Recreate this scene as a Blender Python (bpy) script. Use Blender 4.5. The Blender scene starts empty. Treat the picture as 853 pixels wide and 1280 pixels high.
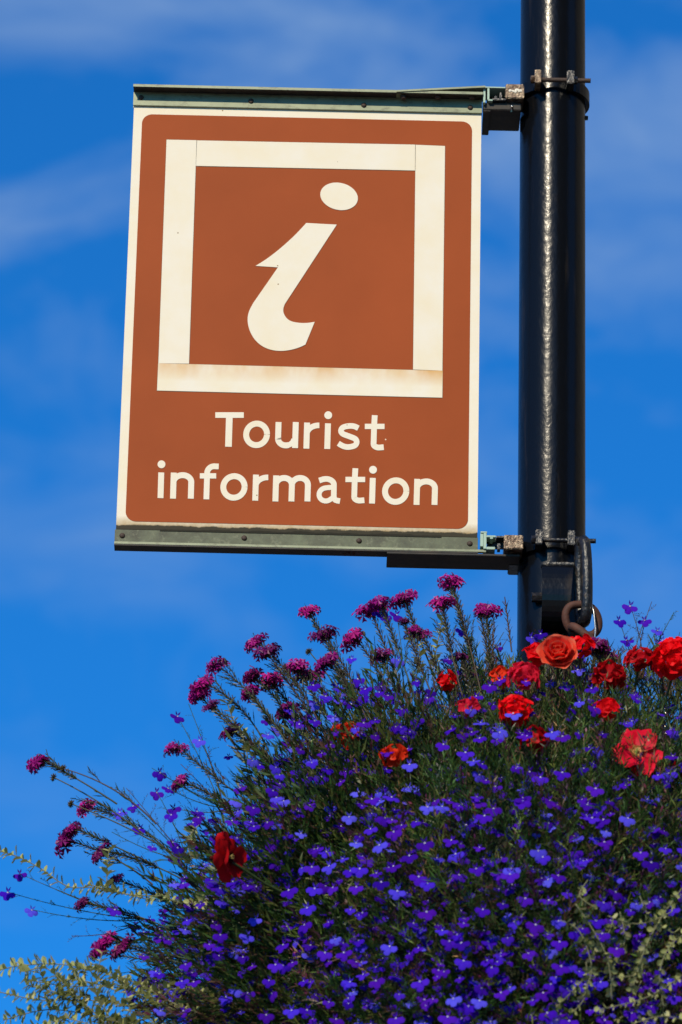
import bpy, math, random
import numpy as np
from mathutils import Vector, Matrix, noise as mn_
R = random.Random(7)
rng = np.random.default_rng(11)
SC = bpy.context.scene
COL = SC.collection
PI = math.pi

# ------------------------------------------------------------------ camera, sky, sun, exposure
PITCH, ROLL, YAW, F = math.radians(24.3405), math.radians(1.2609), math.radians(0.121), 6124.36
CAM = Vector((0, -10, 1.6))
_r0 = Vector((math.cos(YAW), -math.sin(YAW), 0)); _fh = Vector((math.sin(YAW), math.cos(YAW), 0))
FWD = _fh * math.cos(PITCH) + Vector((0, 0, math.sin(PITCH)))
_u0 = -_fh * math.sin(PITCH) + Vector((0, 0, math.cos(PITCH)))
RIGHT = _r0 * math.cos(ROLL) + _u0 * math.sin(ROLL)
UPV = -_r0 * math.sin(ROLL) + _u0 * math.cos(ROLL)
cam_data = bpy.data.cameras.new('camera'); cam = bpy.data.objects.new('camera', cam_data); COL.objects.link(cam)
M = Matrix.Identity(4)
for i in range(3):
    M[i][0], M[i][1], M[i][2], M[i][3] = RIGHT[i], UPV[i], -FWD[i], CAM[i]
cam.matrix_world = M
cam_data.sensor_fit = 'VERTICAL'; cam_data.sensor_height = 36; cam_data.lens = F / 1280 * 36
cam_data.clip_end = 3000; cam_data.clip_start = 0.1
cam_data.dof.use_dof = True; cam_data.dof.aperture_fstop = 5.0
cam_data.dof.focus_distance = 11.1
SC.camera = cam

def S(px, py, y=0.0):
    """world point on the vertical plane at depth y that projects to photo pixel px, py"""
    d = FWD * F + RIGHT * (px - 426.5) + UPV * (640 - py)
    t = (y - CAM.y) / d.y
    return CAM + d * t
def P(v):
    d = Vector(v) - CAM; z = d.dot(FWD)
    return 426.5 + F * d.dot(RIGHT) / z, 640 - F * d.dot(UPV) / z

SUN_ELEV, SUN_AZ = math.radians(33), math.radians(-20)     # azimuth measured from straight behind the camera, minus = to the left
sundir = Vector((math.sin(SUN_AZ) * math.cos(SUN_ELEV), -math.cos(SUN_AZ) * math.cos(SUN_ELEV), math.sin(SUN_ELEV)))
sd = bpy.data.lights.new('sun', 'SUN'); sd.energy = 4.2; sd.angle = math.radians(0.53); sd.color = (1.0, 0.87, 0.66)
sun = bpy.data.objects.new('sun', sd); COL.objects.link(sun); sun.rotation_euler = sundir.to_track_quat('Z', 'Y').to_euler()
sun.location = (-5, -20, 20)

W = bpy.data.worlds.new('World'); SC.world = W; W.use_nodes = True
nt = W.node_tree; nt.nodes.clear()
def N(t, nt_, **k):
    n = nt_.nodes.new(t)
    for a, b in k.items(): setattr(n, a, b)
    return n
sky = N('ShaderNodeTexSky', nt, sky_type='NISHITA', sun_disc=False)
sky.sun_elevation = SUN_ELEV
sky.sun_rotation = math.atan2(sundir.x, sundir.y)
sky.altitude = 50; sky.air_density = 1.0; sky.dust_density = 0.3; sky.ozone_density = 2.5
hs = N('ShaderNodeHueSaturation', nt); hs.inputs['Saturation'].default_value = 1.08
tint = N('ShaderNodeMixRGB', nt, blend_type='MULTIPLY'); tint.inputs[0].default_value = 1; tint.inputs[2].default_value = (0.13, 0.98, 1.76, 1)
nt.links.new(sky.outputs[0], hs.inputs['Color']); nt.links.new(hs.outputs[0], tint.inputs[1])
tc = N('ShaderNodeTexCoord', nt); mp = N('ShaderNodeMapping', nt)
mp.inputs['Rotation'].default_value = (0.3, 0.5, 0.4); mp.inputs['Scale'].default_value = (9, 9, 20); mp.inputs['Location'].default_value = (15.5, 8.5, 5)
nt.links.new(tc.outputs['Generated'], mp.inputs[0])
n1 = N('ShaderNodeTexNoise', nt); n1.inputs['Scale'].default_value = 1.5; n1.inputs['Detail'].default_value = 10; n1.inputs['Roughness'].default_value = 0.60; n1.inputs['Distortion'].default_value = 0.5
nt.links.new(mp.outputs[0], n1.inputs['Vector'])
cr = N('ShaderNodeValToRGB', nt); cr.color_ramp.elements[0].position = 0.42; cr.color_ramp.elements[1].position = 0.68
cr.color_ramp.elements[1].color = (0.5, 0.5, 0.5, 1)
nt.links.new(n1.outputs[0], cr.inputs[0])
mx = N('ShaderNodeMixRGB', nt); mx.inputs[2].default_value = (3.0, 4.6, 7.4, 1)
sx = N('ShaderNodeSeparateXYZ', nt); nt.links.new(tc.outputs['Generated'], sx.inputs[0])
mr = N('ShaderNodeMapRange', nt); mr.inputs[1].default_value = .36; mr.inputs[2].default_value = .47; mr.inputs[3].default_value = .30; mr.inputs[4].default_value = 1.1
nt.links.new(sx.outputs[2], mr.inputs[0])     # the cirrus is thicker higher up
cm = N('ShaderNodeMath', nt, operation='MULTIPLY', use_clamp=True); nt.links.new(cr.outputs[0], cm.inputs[0]); nt.links.new(mr.outputs[0], cm.inputs[1])
nt.links.new(cm.outputs[0], mx.inputs[0]); nt.links.new(tint.outputs[0], mx.inputs[1])
bg = N('ShaderNodeBackground', nt); bg.inputs[1].default_value = 0.091
nt.links.new(mx.outputs[0], bg.inputs[0])
wo = N('ShaderNodeOutputWorld', nt); nt.links.new(bg.outputs[0], wo.inputs[0])
SC.view_settings.view_transform = 'Standard'; SC.view_settings.look = 'None'
SC.view_settings.exposure = 0.0; SC.view_settings.gamma = 1
SC.cycles.max_bounces = 6; SC.cycles.use_denoising = True

# ------------------------------------------------------------------ materials
def mat(name, col=(.5, .5, .5), rough=.5, metal=0, spec=.5):
    m = bpy.data.materials.new(name); m.use_nodes = True
    b = m.node_tree.nodes['Principled BSDF']
    b.inputs['Base Color'].default_value = (*col, 1); b.inputs['Roughness'].default_value = rough
    b.inputs['Metallic'].default_value = metal; b.inputs['Specular IOR Level'].default_value = spec
    return m
def bs(m): return m.node_tree.nodes['Principled BSDF']
def L(m, a, b): m.node_tree.links.new(a, b)
def noise(m, scale, detail=4, rough=.55, coord='Object', sc=(1, 1, 1), dist=0):
    t = m.node_tree
    c = N('ShaderNodeTexCoord', t); mp = N('ShaderNodeMapping', t); mp.inputs['Scale'].default_value = sc
    L(m, c.outputs[coord], mp.inputs[0])
    n = N('ShaderNodeTexNoise', t); n.inputs['Scale'].default_value = scale; n.inputs['Detail'].default_value = detail
    n.inputs['Roughness'].default_value = rough; n.inputs['Distortion'].default_value = dist
    L(m, mp.outputs[0], n.inputs['Vector']); return n.outputs[0]
def ramp(m, src, p0, p1, c0=(0, 0, 0, 1), c1=(1, 1, 1, 1)):
    r = N('ShaderNodeValToRGB', m.node_tree); e = r.color_ramp.elements
    e[0].position, e[1].position = p0, p1; e[0].color, e[1].color = c0, c1
    L(m, src, r.inputs[0]); return r.outputs[0]
def mix(m, fac, a, b, mode='MIX'):
    x = N('ShaderNodeMixRGB', m.node_tree, blend_type=mode)
    for i, v in enumerate((fac, a, b)):
        if isinstance(v, bpy.types.NodeSocket): L(m, v, x.inputs[i])
        elif isinstance(v, (int, float)): x.inputs[i].default_value = v
        else: x.inputs[i].default_value = (*v[:3], 1)
    return x.outputs[0]
def mth(m, op, a, b=0.0, clamp=False):
    x = N('ShaderNodeMath', m.node_tree, operation=op, use_clamp=clamp)
    for i, v in enumerate((a, b)):
        if isinstance(v, bpy.types.NodeSocket): L(m, v, x.inputs[i])
        else: x.inputs[i].default_value = v
    return x.outputs[0]
def bump(m, h, strength=.3, dist=.002):
    b = N('ShaderNodeBump', m.node_tree); b.inputs['Strength'].default_value = strength; b.inputs['Distance'].default_value = dist
    L(m, h, b.inputs['Height']); L(m, b.outputs[0], bs(m).inputs['Normal'])
def setc(m, s): L(m, s, bs(m).inputs['Base Color'])
def pos(m, axis):
    g = N('ShaderNodeNewGeometry', m.node_tree); s = N('ShaderNodeSeparateXYZ', m.node_tree)
    L(m, g.outputs['Position'], s.inputs[0]); return s.outputs[axis]
def specks(m, base, scale, thr, col):
    t = m.node_tree; c = N('ShaderNodeTexCoord', t); v = N('ShaderNodeTexVoronoi', t); v.inputs['Scale'].default_value = scale
    L(m, c.outputs['Object'], v.inputs['Vector'])
    near = mth(m, 'LESS_THAN', v.outputs['Distance'], thr)
    s = N('ShaderNodeSeparateXYZ', t); L(m, v.outputs['Color'], s.inputs[0])
    pick = mth(m, 'GREATER_THAN', s.outputs[0], .72)
    return mix(m, mth(m, 'MULTIPLY', near, pick), base, col)

PB = S(371, 667).z          # height of the panel's lower edge
PT = S(385, 137).z
BROWN = mat('brown_sheeting', (.34, .060, .007), .6, 0, .18)
c = mix(BROWN, ramp(BROWN, noise(BROWN, 3, 5), .35, .7), (.285, .050, .004), (.338, .061, .007))
c = specks(BROWN, c, 16, .035, (.75, .6, .42))
setc(BROWN, c); bump(BROWN, noise(BROWN, 600, 2), .05, .0005)
def cream_mat(name, base, dirt):
    m = mat(name, base, .6, 0, .2)
    z = pos(m, 2)
    n = noise(m, 9, 6, .6); fine = noise(m, 60, 5, .7)
    c = mix(m, ramp(m, n, .35, .75), base, (base[0] * .98, base[1] * .93, base[2] * .80))
    c = specks(m, c, 30, .05, (.25, .16, .06))
    if dirt:
        h = mth(m, 'SUBTRACT', z, PB)
        near = mth(m, 'SUBTRACT', 1.0, mth(m, 'DIVIDE', h, .040), True)
        k = ramp(m, mth(m, 'MULTIPLY', near, mth(m, 'ADD', fine, .35)), .12, .75)
        c = mix(m, k, c, (.36, .24, .09))
        near2 = mth(m, 'SUBTRACT', 1.2, mth(m, 'DIVIDE', h, .020), True)
        k2 = ramp(m, mth(m, 'MULTIPLY', near2, mth(m, 'ADD', noise(m, 28, 6, .7), .26)), .40, .52)
        c = mix(m, k2, c, (.03, .025, .012))
    setc(m, c); return m
CREAM = cream_mat('cream_sheeting', (.80, .735, .60), True)
CREAM2 = cream_mat('cream_letter_film', (.79, .73, .605), False)
CREAMR = mat('rust_stained_cream', (.79, .72, .58), .6, 0, .2)
k = ramp(CREAMR, noise(CREAMR, 5, 5, .6, sc=(1, 1, .5)), .36, .56)
zz = ramp(CREAMR, mth(CREAMR, 'DIVIDE', mth(CREAMR, 'SUBTRACT', pos(CREAMR, 2), S(375, 492).z), .068), .35, 1.0)
setc(CREAMR, mix(CREAMR, mth(CREAMR, 'MULTIPLY', k, zz), mix(CREAMR, ramp(CREAMR, noise(CREAMR, 14), .4, .8), (.79, .73, .60), (.78, .68, .47)), (.64, .34, .09)))
GREEN = mat('pale_green_metal', (.20, .25, .18), .45, 0.15)
g = mix(GREEN, ramp(GREEN, noise(GREEN, 14, 6, .65), .35, .7), (.20, .225, .135), (.26, .29, .18))
g = mix(GREEN, ramp(GREEN, noise(GREEN, 45, 6, .75, sc=(1, 1, 2)), .52, .74), g, (.075, .072, .045))
setc(GREEN, g)
GRIME = mat('grimy_green_metal', (.15, .17, .11), .6, 0.1)
g = mix(GRIME, ramp(GRIME, noise(GRIME, 25, 7, .7), .3, .7), (.115, .135, .075), (.04, .042, .024))
g = mix(GRIME, ramp(GRIME, noise(GRIME, 70, 4, .7), .55, .75), g, (.17, .18, .11)); setc(GRIME, g)
UNDER = mat('shaded_dark_metal', (.03, .026, .022), .7)  # near-black: the underside shade of rails and arms put into the colour
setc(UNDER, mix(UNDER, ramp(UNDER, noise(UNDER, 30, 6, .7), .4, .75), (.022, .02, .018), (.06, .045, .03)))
MINT = mat('mint_cut_metal', (.30, .42, .33), .4, .1)
BLACK = mat('black_gloss_paint', (.004, .0045, .006), .23, 0, .20)
bs(BLACK).inputs['Coat Weight'].default_value = .06; bs(BLACK).inputs['Coat Roughness'].default_value = .12
h1 = noise(BLACK, 42, 4, .6, sc=(1, 1, .8)); h2 = noise(BLACK, 130, 3, .5, sc=(1, 1, .75))
bump(BLACK, mth(BLACK, 'ADD', h1, mth(BLACK, 'MULTIPLY', h2, .20)), .38, .0028)
setc(BLACK, mix(BLACK, ramp(BLACK, noise(BLACK, 7, 7, .65, sc=(4, 4, .35)), .55, .72), (.0035, .004, .0055), (.022, .017, .012)))
BLACKM = mat('chipped_black_paint', (.01, .01, .011), .3)
setc(BLACKM, mix(BLACKM, ramp(BLACKM, noise(BLACKM, 60, 6, .75), .55, .68), (.010, .010, .012), (.10, .075, .05)))
bump(BLACKM, noise(BLACKM, 110, 4, .6), .8, .003)
RUSTY = mat('rusty_chipped_steel', (.15, .09, .05), .45, .3)
setc(RUSTY, mix(RUSTY, ramp(RUSTY, noise(RUSTY, 70, 5, .7), .44, .66), (.075, .04, .02), (.34, .26, .17)))
bump(RUSTY, noise(RUSTY, 120, 4, .6), .9, .003); bs(RUSTY).inputs['Roughness'].default_value = .32
RUST = mat('brown_rust', (.13, .05, .025), .75)
setc(RUST, mix(RUST, ramp(RUST, noise(RUST, 60, 6, .7), .35, .7), (.10, .032, .016), (.040, .016, .011))); bump(RUST, noise(RUST, 150, 4), .5, .002)
BOLT = mat('rusty_bolt_head', (.05, .028, .018), .7); bump(BOLT, noise(BOLT, 200), .6, .002)
STEEL = mat('bright_steel', (.55, .5, .42), .25, 1)
STAMP = mat('dark_red_stamp', (.08, .012, .010), .6)

def leafmat(name, trans=.3, attr=True, col=(.05, .1, .02), rnd=None, rough=.6, gloss=.06, tcol=None):
    """thin leaf or petal: diffuse + light passing through + a little sheen"""
    m = bpy.data.materials.new(name); m.use_nodes = True; t = m.node_tree; t.nodes.clear()
    out = N('ShaderNodeOutputMaterial', t); d = N('ShaderNodeBsdfDiffuse', t); tr = N('ShaderNodeBsdfTranslucent', t)
    gl = N('ShaderNodeBsdfGlossy', t); gl.inputs['Roughness'].default_value = .45
    m1 = N('ShaderNodeMixShader', t); m1.inputs[0].default_value = trans
    m2 = N('ShaderNodeMixShader', t); m2.inputs[0].default_value = gloss
    if attr:
        a = N('ShaderNodeAttribute', t); a.attribute_name = 'tint'; src = a.outputs['Color']
        if rnd:
            oi = N('ShaderNodeObjectInfo', t); rr = N('ShaderNodeValToRGB', t)
            el = rr.color_ramp.elements; el[0].color = (*rnd[0], 1); el[1].color = (*rnd[-1], 1)
            for i, c_ in enumerate(rnd[1:-1]):
                e = el.new((i + 1) / (len(rnd) - 1)); e.color = (*c_, 1)
            L(m, oi.outputs['Random'], rr.inputs[0])
            src = mix(m, 1.0, src, rr.outputs[0], 'MULTIPLY')
    else:
        r_ = N('ShaderNodeRGB', t); r_.outputs[0].default_value = (*col, 1); src = r_.outputs[0]
        n = noise(m, 60, 4); src = mix(m, ramp(m, n, .3, .7), src, tuple(v * .72 for v in col))
    L(m, src, d.inputs[0])
    if tcol: src2 = mix(m, 1.0, src, tcol, 'MULTIPLY'); L(m, src2, tr.inputs[0])
    else: L(m, src, tr.inputs[0])
    L(m, d.outputs[0], m1.inputs[1]); L(m, tr.outputs[0], m1.inputs[2])
    L(m, m1.outputs[0], m2.inputs[1]); L(m, gl.outputs[0], m2.inputs[2]); L(m, m2.outputs[0], out.inputs[0])
    return m
LEAF = leafmat('leaf_and_stem', .30, gloss=.03)
LOB = leafmat('violet_petal', .30, rnd=((.026, .005, .28), (.075, .008, .40), (.045, .008, .50), (.085, .010, .46), (.060, .022, .66), (.115, .110, .86)), gloss=.0)  # random tones; the pale blue end stands in for sunlit flowers
EYE = leafmat('pale_flower_eye', .2, gloss=0)
VERB = leafmat('magenta_petal', .25, rnd=((.6, .6, .75), (1, 1, 1), (1.15, 1.1, .95)), gloss=.02)
RED = leafmat('red_petal', .38, gloss=.008)
SILV = leafmat('silver_felt_leaf', .2, gloss=.02)

# ------------------------------------------------------------------ object helpers
def tag(o, label=None, cat=None, group=None, kind=None):
    if label: o['label'] = label
    if cat: o['category'] = cat
    if group: o['group'] = group
    if kind: o['kind'] = kind
    return o
def empty(name, loc, label, cat, group=None):
    o = bpy.data.objects.new(name, None); COL.objects.link(o); o.location = loc; o.empty_display_size = .05
    return tag(o, label, cat, group)
def link(name, me, parent=None, world=None):
    """link mesh (given in world space unless world matrix passed) under parent"""
    o = bpy.data.objects.new(name, me); COL.objects.link(o)
    if parent is not None:
        o.parent = parent
        q = Vector(parent['_w']) if '_w' in parent else Vector(parent.location)
        o.matrix_parent_inverse = Matrix.Translation(-q)
        if parent.type == 'MESH': o.matrix_parent_inverse = Matrix.Identity(4)
    if world is not None: o.matrix_basis = world
    return o
class MB:
    def __init__(s): s.v = []; s.f = []; s.m = []; s.c = []; s.sm = []
    def add(s, vs, fs, mi=0, col=(1, 1, 1), smooth=False):
        b = len(s.v); s.v += [tuple(v) for v in vs]; s.c += [col] * len(vs)
        for f in fs: s.f.append(tuple(b + i for i in f)); s.m.append(mi); s.sm.append(smooth)
    def box(s, x0, x1, y0, y1, z0, z1, bev=0.0, mi=0):
        if bev <= 0:
            vs = [(x, y, z) for x in (x0, x1) for y in (y0, y1) for z in (z0, z1)]
            s.add(vs, [(0, 1, 3, 2), (4, 6, 7, 5), (0, 4, 5, 1), (2, 3, 7, 6), (0, 2, 6, 4), (1, 5, 7, 3)], mi); return
        import bmesh
        bm = bmesh.new(); bmesh.ops.create_cube(bm, size=1)
        for v in bm.verts: v.co = Vector(((x0 + x1) / 2 + v.co.x * (x1 - x0), (y0 + y1) / 2 + v.co.y * (y1 - y0), (z0 + z1) / 2 + v.co.z * (z1 - z0)))
        bmesh.ops.bevel(bm, geom=bm.edges[:], offset=bev, segments=2, affect='EDGES')
        bm.verts.index_update(); s.add([v.co[:] for v in bm.verts], [[v.index for v in f.verts] for f in bm.faces], mi); bm.free()
    def tube(s, pts, rad, n=8, mi=0, col=(1, 1, 1), cap=True, closed=False, smooth=True):
        pts = [Vector(p) for p in pts]; rs = rad if isinstance(rad, (list, tuple)) else [rad] * len(pts)
        vs = []; k = len(pts); up = None
        for i, p in enumerate(pts):
            if closed: t = pts[(i + 1) % k] - pts[i - 1]
            else: t = pts[min(i + 1, k - 1)] - pts[max(i - 1, 0)]
            t.normalize()
            if up is None:
                up = Vector((0, 0, 1)) if abs(t.z) < .9 else Vector((1, 0, 0))
            a = t.cross(up).normalized(); b = a.cross(t).normalized(); up = b
            for j in range(n):
                an = 2 * PI * j / n; vs.append(p + (a * math.cos(an) + b * math.sin(an)) * rs[i])
        fs = []
        for i in range(k if closed else k - 1):
            i2 = (i + 1) % k
            for j in range(n): fs.append((i * n + j, i * n + (j + 1) % n, i2 * n + (j + 1) % n, i2 * n + j))
        if cap and not closed: fs.append(tuple(range(n))[::-1]); fs.append(tuple((k - 1) * n + j for j in range(n)))
        s.add(vs, fs, mi, col, smooth)
    def build(s, name, mats, parent=None, world=None):
        me = s.mesh(name, mats); return link(name, me, parent, world)
    def mesh(s, name, mats):
        me = bpy.data.meshes.new(name); me.from_pydata(s.v, [], s.f)
        for m in (mats if isinstance(mats, (list, tuple)) else [mats]): me.materials.append(m)
        me.polygons.foreach_set('material_index', s.m); me.polygons.foreach_set('use_smooth', s.sm)
        a = me.color_attributes.new('tint', 'FLOAT_COLOR', 'POINT')
        a.data.foreach_set('color', np.array([(*c_, 1) for c_ in s.c], dtype=np.float32).ravel())
        me.update(); return me
def slab(pts, y0, y1):
    """polygon given as world (x,z) extruded from y0 (front) to y1 (back)"""
    b = MB(); n = len(pts); vs = [(x, y0, z) for x, z in pts] + [(x, y1, z) for x, z in pts]
    ar = sum(pts[i][0] * pts[(i + 1) % n][1] - pts[(i + 1) % n][0] * pts[i][1] for i in range(n))
    fs = [tuple(range(n)), tuple(range(n, 2 * n))[::-1]] + [(i, i + n, (i + 1) % n + n, (i + 1) % n) for i in range(n)]
    if ar < 0: fs = [f[::-1] for f in fs]
    b.add(vs, fs); return b
def XZ(pts, y=0):
    return [(lambda q: (q.x, q.z))(S(a, b_, y)) for a, b_ in pts]

# ------------------------------------------------------------------ ground, and unseen houses added for dark bands in the post's reflection
PAVE = mat('grey_paving', (.10, .097, .09), .85)
setc(PAVE, mix(PAVE, ramp(PAVE, noise(PAVE, 1.5, 8, .65), .3, .7), (.085, .083, .08), (.14, .13, .12))); bump(PAVE, noise(PAVE, 40), .3, .004)
b = MB(); b.add([(-900, -900, 0), (900, -900, 0), (900, 900, 0), (-900, 900, 0)], [(0, 1, 2, 3)])
tag(b.build('ground', PAVE), kind='structure')
BRICK = mat('dark_brick', (.16, .08, .055), .85)
bt = N('ShaderNodeTexBrick', BRICK.node_tree); bt.inputs['Color1'].default_value = (.17, .08, .055, 1); bt.inputs['Color2'].default_value = (.12, .06, .045, 1)
bt.inputs['Mortar'].default_value = (.2, .18, .15, 1); bt.inputs['Scale'].default_value = 3.5
cc = N('ShaderNodeTexCoord', BRICK.node_tree); L(BRICK, cc.outputs['Object'], bt.inputs['Vector']); setc(BRICK, bt.outputs[0])
GLASS = mat('dark_window_glass', (.02, .025, .03), .1); SLATE = mat('slate_roof', (.06, .062, .07), .7); WFR = mat('white_window_paint', (.75, .74, .7), .5)
def house(name, az, dist, w, h, dep, label):
    """az: degrees to the right of straight behind the camera, seen from the post"""
    a = math.radians(az); c0 = Vector((.5 + math.sin(a) * dist, -math.cos(a) * dist, 0))
    o = empty(name, c0, label, 'building'); o.rotation_euler = (0, 0, a + PI)
    def ch(nm, mb, m_, par=o):
        me = mb.mesh(nm, m_); q = bpy.data.objects.new(nm, me); COL.objects.link(q); q.parent = par; return q
    b = MB(); b.box(-w / 2, w / 2, -dep, 0, 0, h); ch('wall', b, BRICK)
    b = MB(); e = .4
    b.add([(-w / 2 - e, -dep - e, h), (w / 2 + e, -dep - e, h), (w / 2 + e, e, h), (-w / 2 - e, e, h), (-w / 2 - e, -dep / 2, h + dep * .35), (w / 2 + e, -dep / 2, h + dep * .35)],
          [(0, 1, 5, 4), (3, 4, 5, 2), (0, 4, 3), (1, 2, 5), (0, 3, 2, 1)]); ch('roof', b, SLATE)
    nfl = int(h // 3.2); nw = max(2, int(w // 2.6))
    for i in range(nfl):
        for j in range(nw):
            x = -w / 2 + w * (j + .5) / nw; z = 1 + i * 3.2
            b = MB(); b.box(x - .55, x + .55, .0, .05, z, z + 1.5); wi = ch('window', b, WFR)
            b = MB(); b.box(x - .47, x - .03, .05, .058, z + .08, z + 1.42); b.box(x + .03, x + .47, .05, .058, z + .08, z + 1.42); ch('pane', b, GLASS, wi)
house('reflection_house', 33, 20, 9.2, 21.0, 8, 'tall brick house across the street behind the viewer')
house('reflection_house', 121, 14, 9.5, 17.0, 8, 'unseen tall brick house added right of the post for its reflection')

# ------------------------------------------------------------------ black post
PY = 0.055
PR = 0.0764
pc = S(689.8, 640, PY); PX = pc.x
post = empty('lamp_post', (PX, PY, 0), 'round black gloss painted metal post that carries the sign and flower basket', 'post')
b = MB(); ring = 48; zs = [0.0, .02, 1.35, 1.42] + list(np.linspace(1.6, 8.2, 34)); rs = [.12, .12, .12, PR] + [PR] * 34
vs = []; fs = []
for z, r_ in zip(zs, rs):
    for j in range(ring): vs.append((PX + r_ * math.cos(2 * PI * j / ring), PY + r_ * math.sin(2 * PI * j / ring), z))
for i in range(len(zs) - 1):
    for j in range(ring): fs.append((i * ring + j, i * ring + (j + 1) % ring, (i + 1) * ring + (j + 1) % ring, (i + 1) * ring + j))
fs.append(tuple((len(zs) - 1) * ring + j for j in range(ring)))
b.add(vs, fs, smooth=True); b.build('shaft', BLACK, post)
b = MB(); b.box(PX - .05, PX + .05, PY - .124, PY - .115, .45, .95, .002); b.build('access_door', BLACKM, post)

# ------------------------------------------------------------------ sign
sign = empty('tourist_sign', S(371, 667), 'square brown and cream Tourist information sign projecting from the black post', 'sign')
pcn = XZ([(168, 132), (602, 142), (597, 671.5), (145, 661.2)])
x0 = (pcn[0][0] + pcn[3][0]) / 2; x1 = (pcn[1][0] + pcn[2][0]) / 2; z1 = (pcn[0][1] + pcn[1][1]) / 2; z0 = (pcn[2][1] + pcn[3][1]) / 2
b = slab([(x0, z0), (x1, z0), (x1, z1), (x0, z1)], 0, .005); panel = b.build('panel', CREAM, sign)
def rrect(a0, a1, c0, c1, r_, n=10):
    out = []
    for cx, cz, s0 in ((a1 - r_, c1 - r_, 0), (a0 + r_, c1 - r_, 1), (a0 + r_, c0 + r_, 2), (a1 - r_, c0 + r_, 3)):
        for i in range(n + 1):
            an = PI / 2 * (s0 + i / n); out.append((cx + r_ * math.cos(an), cz + r_ * math.sin(an)))
    return out
q = XZ([(177, 143), (590, 152), (585.5, 661.5), (158, 651.5)])
slab(rrect((q[0][0] + q[3][0]) / 2, (q[1][0] + q[2][0]) / 2, (q[2][1] + q[3][1]) / 2, (q[0][1] + q[1][1]) / 2, .024), -.0008, .0).build('brown_field', BROWN, sign)
# four strips of film that make the square frame
EDGE = mat('film_edge_dirt', (.14, .08, .03), .7)
for pts in ([(208.5, 175), (246, 175.8), (236.5, 455), (198.3, 454.5)], [(519.8, 181.5), (556.5, 183), (553.2, 463.8), (516.6, 462.3)],
            [(246.6, 176), (519.2, 181.3), (519, 213.6), (245.2, 207.8)], [(198, 454.6), (553.6, 463.9), (553.1, 497.5), (196.6, 488.6)]):
    m_ = CREAMR if pts[0][1] > 400 else CREAM2
    cx = sum(p_[0] for p_ in pts) / 4; cy = sum(p_[1] for p_ in pts) / 4
    slab(XZ(pts), -.0020, -.0008).build('frame_strip', m_, sign)
    e = [(a + (1 if a > cx else -1) * .4, b_ + (1 if b_ > cy else -1) * .5) for a, b_ in pts]
    slab(XZ(e), -.0012, -.0008).build('strip_edge', EDGE, sign)
# the i symbol
isym = [(322, 307), (396, 311), (470, 315)] + [(218, 700), (211, 722), (213, 745), (228, 769), (252, 784), (290, 791), (330, 791), (363, 786), (341, 841), (318, 896), (290, 909), (250, 921), (200, 927), (150, 921), (105, 901), (70, 868), (46, 822), (38, 775), (45, 735), (65, 695), (125, 608), (185, 522), (76, 515), (130, 481), (190, 435), (250, 382), (290, 342)]
def smooth_run(pts, n=5):
    out = []
    for i in range(len(pts) - 1):
        p0, p1, p2, p3 = [Vector(pts[max(0, min(len(pts) - 1, i + d_))]) for d_ in (-1, 0, 1, 2)]
        for j in range(n):
            t = j / n; out.append(tuple(.5 * ((2 * p1) + (p2 - p0) * t + (2 * p0 - 5 * p1 + 4 * p2 - p3) * t * t + (3 * p1 - p0 - 3 * p2 + p3) * t ** 3)))
    return out + [tuple(pts[-1])]
isym = [(470, 315)] + smooth_run(isym[3:11]) + smooth_run(isym[12:23]) + [(185, 522)] + smooth_run(isym[25:] + [(322, 307)])
slab(XZ([(300 + a / 3.877, 200 + c_ / 3.877) for a, c_ in isym]), -.0020, -.0008).build('symbol_stem', CREAM2, sign)
dot = [(300 + (481 + 91 * math.cos(t) * 1.0 + 4 * math.sin(t)) / 3.877, 200 + (178 + 66.5 * math.sin(t) + 7 * math.cos(t)) / 3.877) for t in [2 * PI * i / 40 for i in range(40)]]
slab(XZ(dot), -.0020, -.0008).build('symbol_dot', CREAM2, sign)

# lettering: every letter a part, drawn with strokes
TW = 7.35
def stroke(mb, pts, x0, yb, w=TW, k=0):
    """pts in px: x right of x0, y up from baseline yb"""
    P2 = [Vector((x0 + a + c_ * .030, yb - c_)) for a, c_ in pts]; n = len(P2); Lf = []; Rt = []
    for i in range(n):
        t = (P2[min(i + 1, n - 1)] - P2[max(i - 1, 0)]).normalized(); nn = Vector((-t.y, t.x)) * w / 2
        Lf.append(P2[i] + nn); Rt.append(P2[i] - nn)
    y = -.0016 - .00003 * k
    vs = [S(p_.x, p_.y, y) for p_ in Lf + Rt] + [S(p_.x, p_.y, -.0008) for p_ in Lf + Rt]
    fs = []
    for i in range(n - 1):
        fs += [(i, i + 1, n + i + 1, n + i), (2 * n + i, 3 * n + i, 3 * n + i + 1, 2 * n + i + 1), (i, 2 * n + i, 2 * n + i + 1, i + 1), (n + i, n + i + 1, 3 * n + i + 1, 3 * n + i)]
    fs += [(0, n, 3 * n, 2 * n), (n - 1, 3 * n - 1, 4 * n - 1, 2 * n - 1)]
    mb.add(vs, fs)
def arc(cx, cy, rx, ry, a0, a1, n=18):
    return [(cx + rx * math.cos(math.radians(a0 + (a1 - a0) * i / n)), cy + ry * math.sin(math.radians(a0 + (a1 - a0) * i / n))) for i in range(n + 1)]
def disc(mb, cx, cy, r_, x0, yb, k=0):
    c2 = [(x0 + cx + cy * .03 + r_ * math.cos(t), yb - cy + r_ * math.sin(t)) for t in [2 * PI * i / 20 for i in range(20)]]
    d = slab(XZ(c2), -.0017 - .0001 * k, -.0008); mb.add(d.v, d.f)
h = TW / 2
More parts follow.
